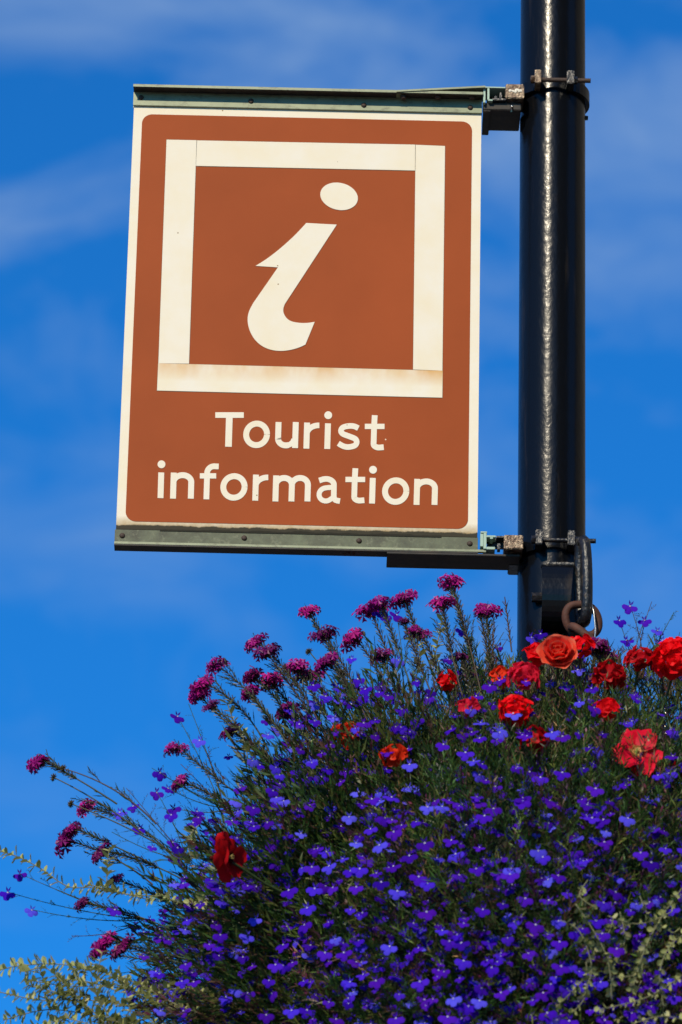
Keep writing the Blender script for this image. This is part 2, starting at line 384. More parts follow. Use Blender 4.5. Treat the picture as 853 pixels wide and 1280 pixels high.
def glyph(ch, x0, yb, w):
    mb = MB(); X = 32.5
    if ch == 'T':
        stroke(mb, [(0, 43.3 - 3.7), (w, 43.3 - 3.7)], x0, yb + w * .0, 7.0); stroke(mb, [(w / 2 - .2, 42), (w / 2 - .2, 0)], x0, yb, 8.3, 1)
    if ch == 'o': stroke(mb, arc(w / 2, X / 2, w / 2 - h, X / 2 + .9 - h, 0, 360, 40), x0, yb)
    if ch == 'u':
        stroke(mb, [(h, X), (h, 11)] + arc(w / 2 - .8, 12, w / 2 - h - .8 + 0, 12 + .4 - h, 180, 290, 14), x0, yb)
        stroke(mb, arc(w / 2 - .8, 12, w / 2 - h - .8, 12 + .4 - h, 270, 355, 8), x0, yb, TW * .9, 1); stroke(mb, [(w - h, X), (w - h, 0)], x0, yb, TW, 2)
    if ch in 'nm':
        stroke(mb, [(h, X), (h, 0)], x0, yb, TW, 0)
        ww = w if ch == 'n' else (w + TW) / 2
        for s_ in range(1 if ch == 'n' else 2):
            o_ = s_ * (ww - TW); r_ = ww / 2 - h
            stroke(mb, arc(o_ + ww / 2, X - 12, r_, 12 + .5 - h, 168, 0, 16) + [(o_ + ww - h, 10), (o_ + ww - h, 0)], x0, yb, TW, 1 + s_)
    if ch == 'r':
        stroke(mb, [(h, X), (h, 0)], x0, yb, TW, 0); stroke(mb, arc(w - 1.5, X - 14.5, w - 1.5 - h, 14.5 - h + .2, 172, 86, 10), x0, yb, TW * .95, 1)
    if ch == 'i': stroke(mb, [(h, X - .5), (h, 0)], x0, yb, TW); disc(mb, h, 41.8, 4.9, x0, yb, 1)
    if ch == 't':
        stroke(mb, [(12, 43.5), (11.6, 30), (11.6, 12)] + arc(18.6, 7.6, 7, 7.6 - h + .6, 180, 278, 10) + [(w - .6, h - .1)], x0, yb, TW * .97); stroke(mb, [(0, X - 3.0), (w - .4, X - 3.0)], x0, yb, 6.6, 1)
    if ch == 'f':
        stroke(mb, [(9, 0), (9, 32)] + arc(17.5, 33, 8.5, 8.3, 180, 92, 10) + [(23.2, 41.0)], x0, yb, TW * .97); stroke(mb, [(0, X - 3.2), (20.4, X - 3.2)], x0, yb, 6.6, 1)
    if ch == 's':
        rx = w / 2 - h - .2
        pts = [(w - 1.8, X - 6.2)] + arc(w / 2 - .2, X - 9.3, rx - .6, 9.6 - h, 55, 200, 12) + arc(w / 2, 9.6, rx, 9.8 - h, 55, -150, 14)[0:] + [(1.2, 6.4)]
        pts = [(w - 2.6, X - 6.0), (w - 8, X - 3.6), (w / 2, X - 3.2), (7.2, X - 5), (4.8, X - 9.2), (7.2, X - 13), (w / 2, X / 2 + .4), (w - 6.2, 13.2), (w - 4.2, 9), (w - 6.5, 4.8), (w / 2, 3.0), (8, 4.2), (1.9, 7.6)]
        # smooth with Catmull-Rom
        out = []
        for i in range(len(pts) - 1):
            p0, p1, p2, p3 = [Vector(pts[max(0, min(len(pts) - 1, i + d_))]) for d_ in (-1, 0, 1, 2)]
            for j in range(4):
                t = j / 4; out.append(tuple(.5 * ((2 * p1) + (p2 - p0) * t + (2 * p0 - 5 * p1 + 4 * p2 - p3) * t * t + (3 * p1 - p0 - 3 * p2 + p3) * t ** 3)))
        stroke(mb, out + [pts[-1]], x0, yb, TW * .95)
    if ch == 'a':
        stroke(mb, arc(13.5, X / 2, 13.5 - h, X / 2 + .9 - h, 50, 400, 36), x0, yb, TW)   # bowl
        mb = MB()
        stroke(mb, [(3.6, X - 5.2)] + arc(12.0, X - 10.5, 10.2, 10.6 - h + .4, 112, 0, 14) + [(22.4, 8.5)] + arc(27.2, 6.8, 4.6, 4.6, 190, 255, 6) + [(30.4, 1.6)], x0, yb, TW * .95, 0)
        stroke(mb, [(22.2, 19.0), (14, 18.4)] + arc(12.6, 9.9, 8.6, 8.2, 100, 300, 16) + [(22.2, 6.5)], x0, yb, TW * .85, 1)
    return mb
def bl1(x): return 558.4 + (x - 285) * .0225
def bl2(x): return 622.6 + (x - 202) * .0258
for ch, xx, w in (('T', 268.2, 35.6), ('o', 303.8, 33.4), ('u', 343.8, 28.9), ('r', 379.5, 19.6), ('i', 405.6, 8), ('s', 421.0, 29), ('t', 455.4, 25)):
    glyph(ch, xx, bl1(xx + w / 2), w).build('letter', CREAM2, sign)
for ch, xx, w in (('i', 197.2, 8), ('n', 212.8, 29.6), ('f', 249.2, 24), ('o', 275.2, 34), ('r', 315.6, 19.6), ('m', 340.8, 47.4), ('a', 394.8, 31), ('t', 431.2, 25), ('i', 461.6, 8), ('o', 477.4, 34), ('n', 517.2, 29.8)):
    glyph(ch, xx, bl2(xx + w / 2), w).build('letter', CREAM2, sign)

# top and bottom rails
ez = lambda px, py, y=0: S(px, py, y).z
XR0 = x0 - .002; XR1 = x1 + .001
tz0 = z1 - .002                                     # face of the top rail starts here
LIP = .034
tz1 = S(385, 108.5 + 2.3, -LIP).z                   # lip's front edge height
b = MB(); b.box(XR0, XR1, -.006, -.001, tz0, tz1 - .003, .0006); tr_ = b.build('top_rail_face', GREEN, sign)
b = MB(); b.box(XR0, XR1, -LIP, .03, tz1 - .003, tz1, .0006)
b.box(XR0, XR1, -LIP, -LIP + .003, tz1 - .0065, tz1 - .003)
lipo = b.build('top_rail_lip', UNDER, sign)
b = MB(); b.box(XR0, XR1 + .001, -LIP - .0015, -LIP, tz1 - .0055, tz1 + .001); b.build('top_rail_edge', GREEN, sign)
b = MB(); b.box(XR0, XR1, .006, .0115, tz0, tz1 - .004, .0006); b.build('rear_rail_face', GREEN, sign)
# tilted stiffening strip above the right quarter
a0 = S(496, 112.5, -.038); a1 = S(607, 107.0, -.038)
b = MB(); th = .0045
b.add([(a0.x, -.038, a0.z - th), (a1.x, -.038, a1.z - th), (a1.x, .03, a1.z - th), (a0.x, .03, a0.z - th), (a0.x, -.038, a0.z), (a1.x, -.038, a1.z), (a1.x, .03, a1.z), (a0.x, .03, a0.z)],
      [(0, 3, 2, 1), (4, 5, 6, 7), (0, 1, 5, 4), (1, 2, 6, 5), (2, 3, 7, 6), (3, 0, 4, 7)])
b.build('stiffener_strip', GREEN, sign)
# bottom rail
bz1 = z0 - .0035; bz0 = ez(375, 683.2, -.012)
b = MB(); b.box(XR0, XR1, -.006, -.001, bz0 + .001, bz1, .0006); b.build('bottom_rail_face', GRIME, sign)
b = MB(); b.box(XR0, XR1 + .018, -.014, -.0061, bz0 - .004, bz0 + .002, .0006); b.build('bottom_rail_edge', GREEN, sign)
b = MB(); b.box(XR0, XR1, -.0138, .018, bz0 - .0075, bz0 - .0041); b.build('bottom_rail_underside', UNDER, sign)
e0 = S(484, 690, -.013)
AX1 = S(650, 690, 0).x
b = MB(); b.box(e0.x, AX1, -.0134, .066, bz0 - .0125, bz0 - .0076, .0008); b.build('bottom_angle_plate', UNDER, sign)
# faint oval maker's stamp under the bottom rail
b = MB(); so = S(437, 690, 0); zz_ = bz0 - .0077
for rr_ in (1.0,):
    n = 28; v1 = []; v2 = []
    for i in range(n):
        t = 2 * PI * i / n; v1.append((so.x + .021 * math.cos(t), .001 + .010 * math.sin(t), zz_)); v2.append((so.x + .019 * math.cos(t), .001 + .0085 * math.sin(t), zz_))
    b.add(v1 + v2, [(i, (i + 1) % n, n + (i + 1) % n, n + i) for i in range(n)])
for cx, segs in ((-.010, [((.004, .006), (.004, -.004)), ((.004, -.004), (0, -.005)), ((0, -.005), (-.003, -.002))]), (.0, [((-.003, .005), (-.003, -.005)), ((-.003, .005), (.003, .004)), ((.003, .004), (.002, .0)), ((.002, 0), (-.003, 0)), ((-.001, 0), (.004, -.005))]), (.010, [((.003, .005), (-.003, .004)), ((-.003, .004), (-.002, .001)), ((-.002, .001), (.003, -.001)), ((.003, -.001), (.002, -.005)), ((.002, -.005), (-.004, -.004))])):
    for (ax, ay), (bx, by) in segs:
        b.tube([(so.x + cx + ax, .001 - ay, zz_), (so.x + cx + bx, .001 - by, zz_)], .0007, 4)
b.build('makers_stamp', STAMP, sign)
# mould that has grown along the lower edge of the panel, above the rail
mb = MB(); zb = bz1; xa_, xb_ = S(200, 665).x, S(552, 670).x; nseg = 110; top = []
for i in range(nseg + 1):
    t = i / nseg; x = xa_ + (xb_ - xa_) * t
    hh = .0016 + .0042 * max(0, mn_.noise(Vector((x * 22, 3, 1))) + .25) * math.sin(PI * t) ** .4 + .0016 * R.random()
    top.append((x, hh))
vs = [(x, -.0074, zb - .002) for x, hh in top] + [(x, -.0066, zb + hh) for x, hh in top] + [(x, -.0004, zb + hh * .7) for x, hh in top]
fs = [(i, i + 1, nseg + 2 + i, nseg + 1 + i) for i in range(nseg)] + [(nseg + 1 + i, nseg + 2 + i, 2 * nseg + 3 + i, 2 * nseg + 2 + i) for i in range(nseg)]
mb.add(vs, fs); mb.build('mould_line', mat('black_mould', (.018, .016, .008), .95), sign)
# bolt heads on the rails
def bolt(px, py, y, down=False, r_=.0066):
    mb = MB(); c0 = S(px, py, y)
    if down: mb.tube([c0 + Vector((0, 0, .006)), c0, c0 - Vector((0, 0, .004)), c0 - Vector((0, 0, .006))], [r_ * 1.15, r_ * 1.15, r_, r_ * .5], 10)
    else: mb.tube([c0 + Vector((0, .0015, 0)), c0, c0 - Vector((0, .0025, 0)), c0 - Vector((0, .0038, 0))], [r_, r_, r_ * .85, r_ * .4], 10)
    mb.build('bolt_head', BOLT, sign)
for px, py in ((176.5, 122), (314, 126.5), (455, 131.5), (588, 134.5), (153, 669.5), (305.5, 672.5), (449, 676), (587.5, 679.5)): bolt(px, py, -.0062)
for px, py in ((504.5, 121.5), (547.5, 121), (590.5, 121.5)): bolt(px, py, -.020, True)

# channel ends, arm plates and clamps that fix the sign to the post
def boxpx(mb, xa, ya, xb, yb, y0, y1, bev=.001, mi=0):
    A = S(xa, ya, y0); B_ = S(xb, yb, y0); mb.box(min(A.x, B_.x), max(A.x, B_.x), y0, y1, min(A.z, B_.z), max(A.z, B_.z), bev, mi)
# top: channel section, rusty arm plate, dark bracket underneath
b = MB(); boxpx(b, 604.5, 109, 607, 128, -.03, .02, .0004); boxpx(b, 609.5, 110, 612, 124.5, -.03, .02, .0004)
boxpx(b, 604.5, 108, 632, 110.2, -.031, .03, .0004); boxpx(b, 610.5, 124, 616, 126, -.03, .02, .0004); b.build('channel_end', MINT, sign)
b = MB(); boxpx(b, 616, 122.5, 633, 125.3, -.029, .02, .0006); boxpx(b, 612.5, 111, 632.5, 124, .012, .02, .0006)
boxpx(b, 624.6, 115.5, 627.5, 123, -.026, -.0, .0006); boxpx(b, 618.5, 119.5, 621.5, 123.5, -.026, -.0, .0006); b.build('channel_interior', BLACKM, sign)  # black boxes make up the dark inside of the channel
b = MB(); boxpx(b, 632.4, 104.6, 655.2, 122.8, -.034, .035, .0018); b.build('arm_plate', RUSTY, sign)
# pale flecks paint in the glare spot on the arm plate
b = MB()
for i in range(9):
    cx = 637.5 + i * 1.7 + R.uniform(-.3, .3); cy = 113.6 + R.uniform(-1.6, 1.6); c0 = S(cx, cy, -.0345); r_ = .0034 * R.uniform(.7, 1.2)
    vs = [c0 + Vector((r_ * math.cos(t) * R.uniform(.8, 1.2), -.0008, r_ * math.sin(t) * R.uniform(.8, 1.3))) for t in [2 * PI * k_ / 9 for k_ in range(9)]]
    b.add(vs + [c0 - Vector((0, .002, 0))], [(k_, (k_ + 1) % 9, 9) for k_ in range(9)])
b.build('glare_flecks', CREAM2, sign)
zt = S(620, 127, -.02).z
b = MB(); b.box(S(604.5, 127, 0).x, S(651, 127, 0).x, -.018, .085, zt - .020, zt - .002, .0015)
b.box(S(604.5, 127, 0).x, S(613, 127, 0).x, -.016, .10, zt - .024, zt - .0205, .001)
b.build('top_arm', UNDER, sign)
b = MB(); c0 = S(640, 133, -.03); b.tube([c0 + Vector((0, .02, .0)), c0, c0 + Vector((0, -.003, 0))], [.0042, .0042, .002], 8); b.build('bolt_head', STEEL, sign)
# bottom
b = MB(); boxpx(b, 600.8, 665.5, 604.3, 683, -.016, .02, .0006); boxpx(b, 604.8, 664.5, 608.3, 686, -.018, .02, .0006)
boxpx(b, 601, 664, 609, 666.2, -.0185, .02, .0006); boxpx(b, 608.5, 669, 620, 671.5, -.018, .02, .0006); boxpx(b, 608.5, 683.3, 619, 686.8, -.018, .02, .0006)
boxpx(b, 612.8, 671.5, 616.5, 673.5, -.018, .02, .0004); b.build('channel_end', MINT, sign)
b = MB(); boxpx(b, 620.5, 669.5, 632, 672, -.016, .02, .0006); boxpx(b, 621.8, 679, 625.5, 687, -.016, .0, .0006); boxpx(b, 609, 672, 631.5, 685, .01, .02, .0006); b.build('channel_interior', BLACKM, sign)
b = MB(); boxpx(b, 630.3, 668.2, 654.0, 686.0, -.034, .035, .0018); b.build('arm_plate', RUSTY, sign)
b = MB(); boxpx(b, 636, 690, 652, 706, .03, .09, .002); b.build('bottom_arm', BLACKM, sign)

def clamp(yc, ears, bolt_x, nutx, side_bolt):
    """split ring round the post with two ears and a bolt across the front; yc = photo row of its bolt"""
    zc = S(690, yc, PY - PR - .012).z
    hgt = .030; ri = PR + .0015; ro = PR + .010
    mb = MB(); n = 40; a0 = math.radians(-90 + 20); a1 = math.radians(270 - 20)
    for rr_ in (0,):
        vs = []
        for i in range(n + 1):
            an = a0 + (a1 - a0) * i / n; rad = ro
            cx_, sy_ = math.cos(an), math.sin(an)
            vs += [(PX + ri * cx_, PY + ri * sy_, zc - hgt / 2), (PX + rad * cx_, PY + rad * sy_, zc - hgt / 2), (PX + rad * cx_, PY + rad * sy_, zc + hgt / 2), (PX + ri * cx_, PY + ri * sy_, zc + hgt / 2)]
        fs = []
        for i in range(n):
            for j in range(4): fs.append((i * 4 + j, (i + 1) * 4 + j, (i + 1) * 4 + (j + 1) % 4, i * 4 + (j + 1) % 4))
        fs += [(0, 1, 2, 3), (n * 4 + 3, n * 4 + 2, n * 4 + 1, n * 4)]
        mb.add(vs, fs, smooth=False)
    mb.build('clamp_band', BLACK, sign)
    for (xa, xb) in ears:
        A = S(xa, yc, PY - PR - .02).x; B_ = S(xb, yc, PY - PR - .02).x
        mb = MB(); mb.box(A, B_, PY - PR - .036, PY - PR + .006, zc - .0165, zc + .0185, .0016); mb.build('clamp_ear', RUSTY if xa < 690 and yc < 400 else BLACKM, sign)
    yb_ = PY - PR - .020
    A = S(bolt_x[0], yc, yb_).x; B_ = S(bolt_x[1], yc, yb_).x
    mb = MB(); pts = [(A, yb_, zc), (B_, yb_, zc)]
    k = int((B_ - A) / .0022); P_ = []; rr_ = []
    for i in range(k + 1): P_.append((A + (B_ - A) * i / k, yb_, zc)); rr_.append(.0058 if i % 2 else .0051)
    mb.tube(P_, rr_, 12); mb.build('clamp_bolt', BLACKM if yc > 400 else BOLT, sign)
    for (xa, xb) in nutx:
        A = S(xa, yc, yb_).x; B_ = S(xb, yc, yb_).x
        mb = MB(); mb.tube([(A, yb_, zc), (B_, yb_, zc)], .0092, 6, smooth=False); mb.build('clamp_nut', RUSTY if yc < 400 and xa < 690 else BLACKM, sign)
    mb = MB(); c0 = S(*side_bolt, PY); mb.tube([c0 + Vector((-.02, 0, 0)), c0, c0 + Vector((.008, 0, 0))], [.006, .006, .005], 6, smooth=False); mb.build('bolt_head', BLACKM, sign)
clamp(102.0, ((668.5, 676.3), (708.5, 717.5)), (663, 738.5), ((663.6, 668.3), (717.8, 722)), (731, 147.5))
clamp(677.0, ((669.5, 678.0), (709.5, 718.5)), (664, 745), ((664.5, 669.3), (718.8, 724)), (733, 711))

# ------------------------------------------------------------------ basket hanger on the post
hang = empty('basket_hanger', S(695, 740, PY - PR), 'black curved strap bracket on the post just below the sign clamp', 'bracket')
yA = PY - PR
mb = MB(); n = 18; prof = []
zt_ = S(697, 703, yA - .03).z
for i in range(n + 1):
    t = i / n; an = PI * t
    prof.append((yA - .002 - .060 * math.sin(an) ** .8, zt_ - .115 * (1 - math.cos(an)) / 2 * 1.35))
vs = []
xl = S(677.5, 740, yA - .05).x; xr = S(720, 740, yA - .05).x
for i, (yy, zz2) in enumerate(prof):
    t = i / n; xr_ = xr - (.020 * t)
    vs += [(xl, yy, zz2), (xr_, yy, zz2), (xr_, yy + .006, zz2), (xl, yy + .006, zz2)]
fs = []
for i in range(n):
    for j in range(4): fs.append((i * 4 + j, i * 4 + (j + 1) % 4, (i + 1) * 4 + (j + 1) % 4, (i + 1) * 4 + j))
fs += [(0, 3, 2, 1), (n * 4, n * 4 + 1, n * 4 + 2, n * 4 + 3)]
mb.add(vs, fs); mb.build('curved_strap', BLACK, hang)
mb = MB(); boxpx(mb, 683, 702, 719, 706, yA - .006, yA + .004, .001); mb.build('strap_tab', BLACKM, hang)
mb = MB(); c0 = S(670.5, 747, yA - .004); mb.tube([c0 + Vector((-.010, 0, 0)), c0 + Vector((.012, 0, 0))], .011, 6, smooth=False); mb.build('strap_nut', BLACKM, hang)
mb = MB(); c0 = S(672, 745, yA - .004); mb.tube([c0, c0 + Vector((.075, -.01, -.004))], .005, 8); mb.build('strap_bolt', BLACKM, hang)

def link_ring(c0, half_len, half_w, rad, axis_long, axis_wide, name, m_, parent, a0=0, a1=360):
    mb = MB(); pts = []; n = 36
    for i in range(n):
        t = math.radians(a0 + (a1 - a0) * i / (n if a1 - a0 == 360 else n - 1)); cx_, sx_ = math.cos(t), math.sin(t)
        lx = (half_len - half_w) * (1 if cx_ > 0 else -1) if abs(cx_) > 1e-6 else 0
        pts.append(c0 + axis_long * (half_len * cx_ * 1.0) + axis_wide * (half_w * math.copysign(abs(sx_) ** .7, sx_)))
    mb.tube(pts, rad, 10, closed=(a1 - a0 == 360)); return mb.build(name, m_, parent)
yk = yA - .045
shk = empty('chain_link', S(729, 727, yk), 'thick black painted chain link hanging edge on from the lower clamp bolt', 'chain link')
link_ring(S(729.3, 727, yk), .095, .025, .0130, Vector((.02, .06, -1)).normalized(), Vector((.28, -.96, 0)).normalized(), 'link_bar', BLACKM, shk)
rl = empty('chain_link', S(728, 772, yk), 'brown rusty oval link looped through the black link', 'chain link')
link_ring(S(728, 775, yk), .035, .037, .0088, Vector((.2, .25, -1)).normalized(), Vector((1, .15, .1)).normalized(), 'link_bar', RUST, rl)
rl2 = empty('chain_link', S(735, 805, yk), 'rusty bar link slanting down into the flowers behind the coral rose', 'chain link')
link_ring(S(739, 806, yk), .058, .022, .0098, Vector((.75, .1, -.65)).normalized(), Vector((.1, -.95, 0)).normalized(), 'link_bar', RUST, rl2)
wr = empty('tie_wire', S(743, 790, yk), 'thin bright steel wire running down from the rusty link', 'wire')
mb = MB(); mb.tube([S(739.5, 753, yk - .02), S(742.5, 765, yk - .022), S(744.5, 785, yk - .022), S(743, 815, yk - .02), S(741, 860, yk)], .0022, 6); mb.build('wire_strand', STEEL, wr)
ch2 = empty('support_chain', S(833, 900, -.2), 'thin shiny chain glinting among the flowers at the right edge', 'chain')
for i in range(12):
    c0 = S(833.5 - i * .2, 868 + i * 4.2, -.28)
    o = link_ring(c0, .0055, .0036, .0012, Vector((0, .1, -1)).normalized(), Vector((1, 0, 0)) if i % 2 else Vector((0, 1, 0)), 'link', STEEL, ch2)

# ------------------------------------------------------------------ flower mound geometry
CEN = S(700, 1335, PY); RC = (S(700 + 480, 1335, PY) - CEN).x          # dome centre on the post axis, silhouette radius
print('dome', CEN, RC)
basket = empty('planter_basket', (CEN.x, CEN.y, CEN.z - .1), 'round basket round the post wholly buried under purple and red flowers', 'planter')
import bmesh
bm = bmesh.new(); bmesh.ops.create_icosphere(bm, subdivisions=4, radius=1)
from mathutils import noise as mn
for v in bm.verts:
    d = v.co.normalized(); k = 1 + .10 * mn.noise(d * 4) + .05 * mn.noise(d * 11)
    v.co = Vector(CEN) + Vector((d.x, d.y, d.z)) * RC * .80 * k
core = bpy.data.meshes.new('dark_core'); bm.to_mesh(core); bm.free()
COREM = mat('dark_core_fill', (.018, .024, .010), .95)  # core added to block the sky and darken the gaps between leaves
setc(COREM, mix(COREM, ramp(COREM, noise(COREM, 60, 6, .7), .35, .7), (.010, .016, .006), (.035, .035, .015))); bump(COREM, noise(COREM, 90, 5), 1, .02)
core.materials.append(COREM); link('dark_core', core, basket)
b = MB(); n = 32
for k in range(5):
    rr_ = RC * .83 * math.cos(k * .33); zz3 = CEN.z - .12 - RC * .8 * math.sin(k * .33)
    pts = [(CEN.x + rr_ * math.cos(2 * PI * i / n), CEN.y + rr_ * math.sin(2 * PI * i / n), zz3) for i in range(n)]
    mb = MB(); mb.tube(pts, .006, 6, closed=True); mb.build('basket_hoop', BLACKM, basket)

# foliage instances gathered as numpy arrays, one mesh per plant
class Cloud:
    def __init__(s): s.V = []; s.F = []; s.C = []; s.n = 0
    def put(s, v, f, c_):
        s.V.append(v); s.F.append(f + s.n); s.C.append(c_); s.n += len(v)
    def build(s, name, m_, parent):
        V = np.concatenate(s.V).astype(np.float32); Fa = np.concatenate(s.F).astype(np.int32); C = np.concatenate(s.C).astype(np.float32)
        me = bpy.data.meshes.new(name); me.vertices.add(len(V)); me.vertices.foreach_set('co', V.ravel())
        me.loops.add(Fa.size); me.loops.foreach_set('vertex_index', Fa.ravel())
        me.polygons.add(len(Fa)); me.polygons.foreach_set('loop_start', np.arange(0, Fa.size, 3, dtype=np.int32))
        try: me.polygons.foreach_set('loop_total', np.full(len(Fa), 3, dtype=np.int32))
        except Exception: pass
        me.materials.append(m_)
        a = me.color_attributes.new('tint', 'FLOAT_COLOR', 'POINT'); a.data.foreach_set('color', np.concatenate([C, np.ones((len(C), 1), np.float32)], 1).ravel())
        me.update(); me.validate()
        return link(name, me, parent)
PAL = dict(dark=(.018, .050, .012), mid=(.042, .095, .018), olive=(.085, .105, .022), bright=(.10, .16, .03), brown=(.10, .055, .035), plum=(.055, .020, .040), tan=(.20, .12, .05), bud=(.05, .012, .14))
def frame_of(d, rnd=None):
    d = Vector(d).normalized(); a = d.orthogonal().normalized()
    if rnd is not None: a = Matrix.Rotation(rnd, 3, d) @ a
    return d, a, d.cross(a)
def make_sprig(kind, seed):
    """unit length along +z; returns verts, tris, colour-index weights"""
    r = random.Random(seed); V = []; Fc = []; Cc = []
    bm_ = .3 if kind == 'lob' else .55; bend = Vector((r.uniform(-bm_, bm_), r.uniform(-bm_, bm_), 0))
    def at(t): return Vector((bend.x * t * t, bend.y * t * t, t))
    n = 5; rad = .011
    for i in range(n):
        t = i / (n - 1); p_ = at(t); rr_ = rad * (1 - .6 * t)
        for j in range(3):
            an = 2 * PI * j / 3; V.append(p_ + Vector((rr_ * math.cos(an), rr_ * math.sin(an), 0))); Cc.append((.8, .8, .8))
    for i in range(n - 1):
        for j in range(3):
            a, b_, c_, d = i * 3 + j, i * 3 + (j + 1) % 3, (i + 1) * 3 + (j + 1) % 3, (i + 1) * 3 + j; Fc += [(a, b_, c_), (a, c_, d)]
    def leaf(p_, dr, ln, wd, c_=(1, 1, 1), curl=.2):
        d, a, b_ = frame_of(dr, r.uniform(0, 6.28)); k = len(V)
        V.extend([p_, p_ + d * ln * .45 + a * wd / 2, p_ + d * ln * .45 - a * wd / 2, p_ + d * ln + b_ * ln * curl]); Cc.extend([c_] * 4)
        Fc.extend([(k, k + 1, k + 2), (k + 1, k + 3, k + 2)])
    if kind == 'lob':
        for i in range(18):
            t = .08 + .9 * i / 18; an = i * 2.4 + r.uniform(-.4, .4); up = r.uniform(.8, 1.9)
            v = r.uniform(.7, 1.35); leaf(at(t), (math.cos(an), math.sin(an), up), r.uniform(.22, .44), r.uniform(.026, .050), (v, v, v))
        for i in range(3):
            t = r.uniform(.6, 1); an = r.uniform(0, 6.28); leaf(at(t), (math.cos(an), math.sin(an), 1.2), .12, .06, (1.4, .5, 2.0), 0)
    elif kind == 'bare':
        for i in range(12):
            t = .15 + .85 * i / 12; an = i * 2.4; leaf(at(t), (math.cos(an), math.sin(an), r.uniform(.7, 1.6)), r.uniform(.12, .24), .042, (1, 1, 1))
        for i in range(3):
            t = r.uniform(.75, 1); an = r.uniform(0, 6.28); leaf(at(t), (math.cos(an), math.sin(an), 1.2), .10, .04, (1.3, .45, 1.6), 0)
    return np.array([tuple(v) for v in V]), np.array(Fc), np.array(Cc)
SPR = [make_sprig('lob', i) for i in range(12)]; BARE = [make_sprig('bare', 50 + i) for i in range(8)]
def put_sprig(cloud, lib, p_, d, ln, col, thick=1.0):
    v, f, cc_ = lib[R.randrange(len(lib))]
    d, a, b_ = frame_of(d, R.uniform(0, 6.28)); Mx = np.array([a[:], b_[:], d[:]])
    vv = v * np.array([ln * thick, ln * thick, ln]); cloud.put(vv @ Mx + np.array(p_[:]), f, cc_ * np.array(col))

# ------------------------------------------------------------------ lobelia
def lobelia_mesh(seed):
    r = random.Random(seed); mb = MB(); s_ = .0196
    base = (1, 1, 1); lite = (1.15, 1.15, 1.1)
    # three broad lower lobes, facing +z, hanging to -y
    for an, ln, wd in ((-148, 1.0, .82), (-90, 1.1, .86), (-32, 1.0, .82)):
        an = math.radians(an + r.uniform(-5, 5)); d = Vector((math.cos(an), math.sin(an), 0)); a = Vector((-d.y, d.x, 0)); ln *= s_; w_ = wd * s_; cz = r.uniform(-.20, .12) * s_
        vs = [Vector((0, 0, 0)), d * ln * .18 + a * w_ * .10, d * ln * .18 - a * w_ * .10, d * ln * .6 + a * w_ * .50 + Vector((0, 0, cz * .2)), d * ln * .6 - a * w_ * .50 + Vector((0, 0, cz * .2)),
              d * ln * .93 + a * w_ * .34 + Vector((0, 0, cz)), d * ln * .93 - a * w_ * .34 + Vector((0, 0, cz)), d * ln * 1.02 + Vector((0, 0, cz * 1.1)), d * ln * .6 + Vector((0, 0, s_ * .08))]
        b0 = len(mb.v); mb.add(vs, [(0, 1, 2), (1, 3, 8), (1, 8, 2), (2, 8, 4), (3, 5, 8), (5, 7, 8), (7, 6, 8), (6, 4, 8)], 0, base, True)
        mb.c[b0 + 8] = lite
    for an in (62, 118):
        an = math.radians(an + r.uniform(-8, 8)); d = Vector((math.cos(an), math.sin(an), .25)).normalized(); a = Vector((-d.y, d.x, 0)); ln = .62 * s_; w_ = .24 * s_
        mb.add([Vector((0, 0, 0)), d * ln * .5 + a * w_ / 2, d * ln * .5 - a * w_ / 2, d * ln + Vector((0, 0, s_ * .15))], [(0, 1, 2), (1, 3, 2)], 0, (.8, .8, .8))
    # white eye
    mb.add([(-.10 * s_, -.17 * s_, .05 * s_), (.10 * s_, -.17 * s_, .05 * s_), (.06 * s_, -.02 * s_, .09 * s_), (-.06 * s_, -.02 * s_, .09 * s_)], [(0, 1, 2, 3)], 1, (.52, .50, .66))
    # tube and green calyx behind
    mb.tube([(0, 0, .01 * s_), (0, .05 * s_, -.35 * s_), (0, .02 * s_, -.75 * s_)], [.13 * s_, .10 * s_, .12 * s_], 5, 0, (.7, .7, .6), False)
    return mb.mesh('flower', [LOB, EYE])
LM = [lobelia_mesh(i) for i in range(5)]
ANCH = [  # anchor px, py, label
    (690, 880, 'violet lobelia clump just below the coral rose in front of the post'),
    (560, 880, 'violet lobelia clump left of the post between scarlet blooms'),
    (810, 800, 'violet lobelia clump rising against the sky right of the post'),
    (440, 960, 'violet lobelia clump under the orange red bloom on the upper left slope'),
    (790, 1010, 'lobelia clump around the lone pinkish red petunia at the right'),
    (620, 1050, 'dense blue and violet lobelia clump in the middle of the mound'),
    (330, 1060, 'lobelia clump beside the dark red side facing petunia'),
    (190, 1060, 'airy lobelia clump fanning out against the sky on the left slope'),
    (440, 1120, 'deep violet lobelia clump low between the dark red petunia and mound middle'),
    (780, 1180, 'lobelia clump mixed with silver leaves at lower right'),
    (600, 1220, 'brightest lobelia clump at the bottom middle of the mound'),
    (380, 1240, 'shaded violet lobelia clump at the bottom left of the mound'),
    (200, 1220, 'violet lobelia clump beside the silver leaved trails at lower left')]
plants = []
def shell_point(px, py, k=1.0):
    """where the sight line through px, py meets the mound (radius k*RC); None outside"""
    d = (FWD * F + RIGHT * (px - 426.5) + UPV * (640 - py)).normalized(); o = CAM - Vector(CEN); bq = o.dot(d); cq = o.dot(o) - (RC * k) ** 2; D = bq * bq - cq
    if D < 0: return None
    return CAM + d * (-bq - math.sqrt(D))
for ax, ay, lab in ANCH:
    p_ = shell_point(ax, ay, .9) or S(ax, ay, -.05)
    o = empty('lobelia_plant', p_, lab, 'flower plant', 'lobelia plants covering the mound')
    plants.append([ax, ay, o, Cloud(), 0])
def nearest(px, py): return min(plants, key=lambda q_: (q_[0] - px) ** 2 + (q_[1] - py) ** 2)
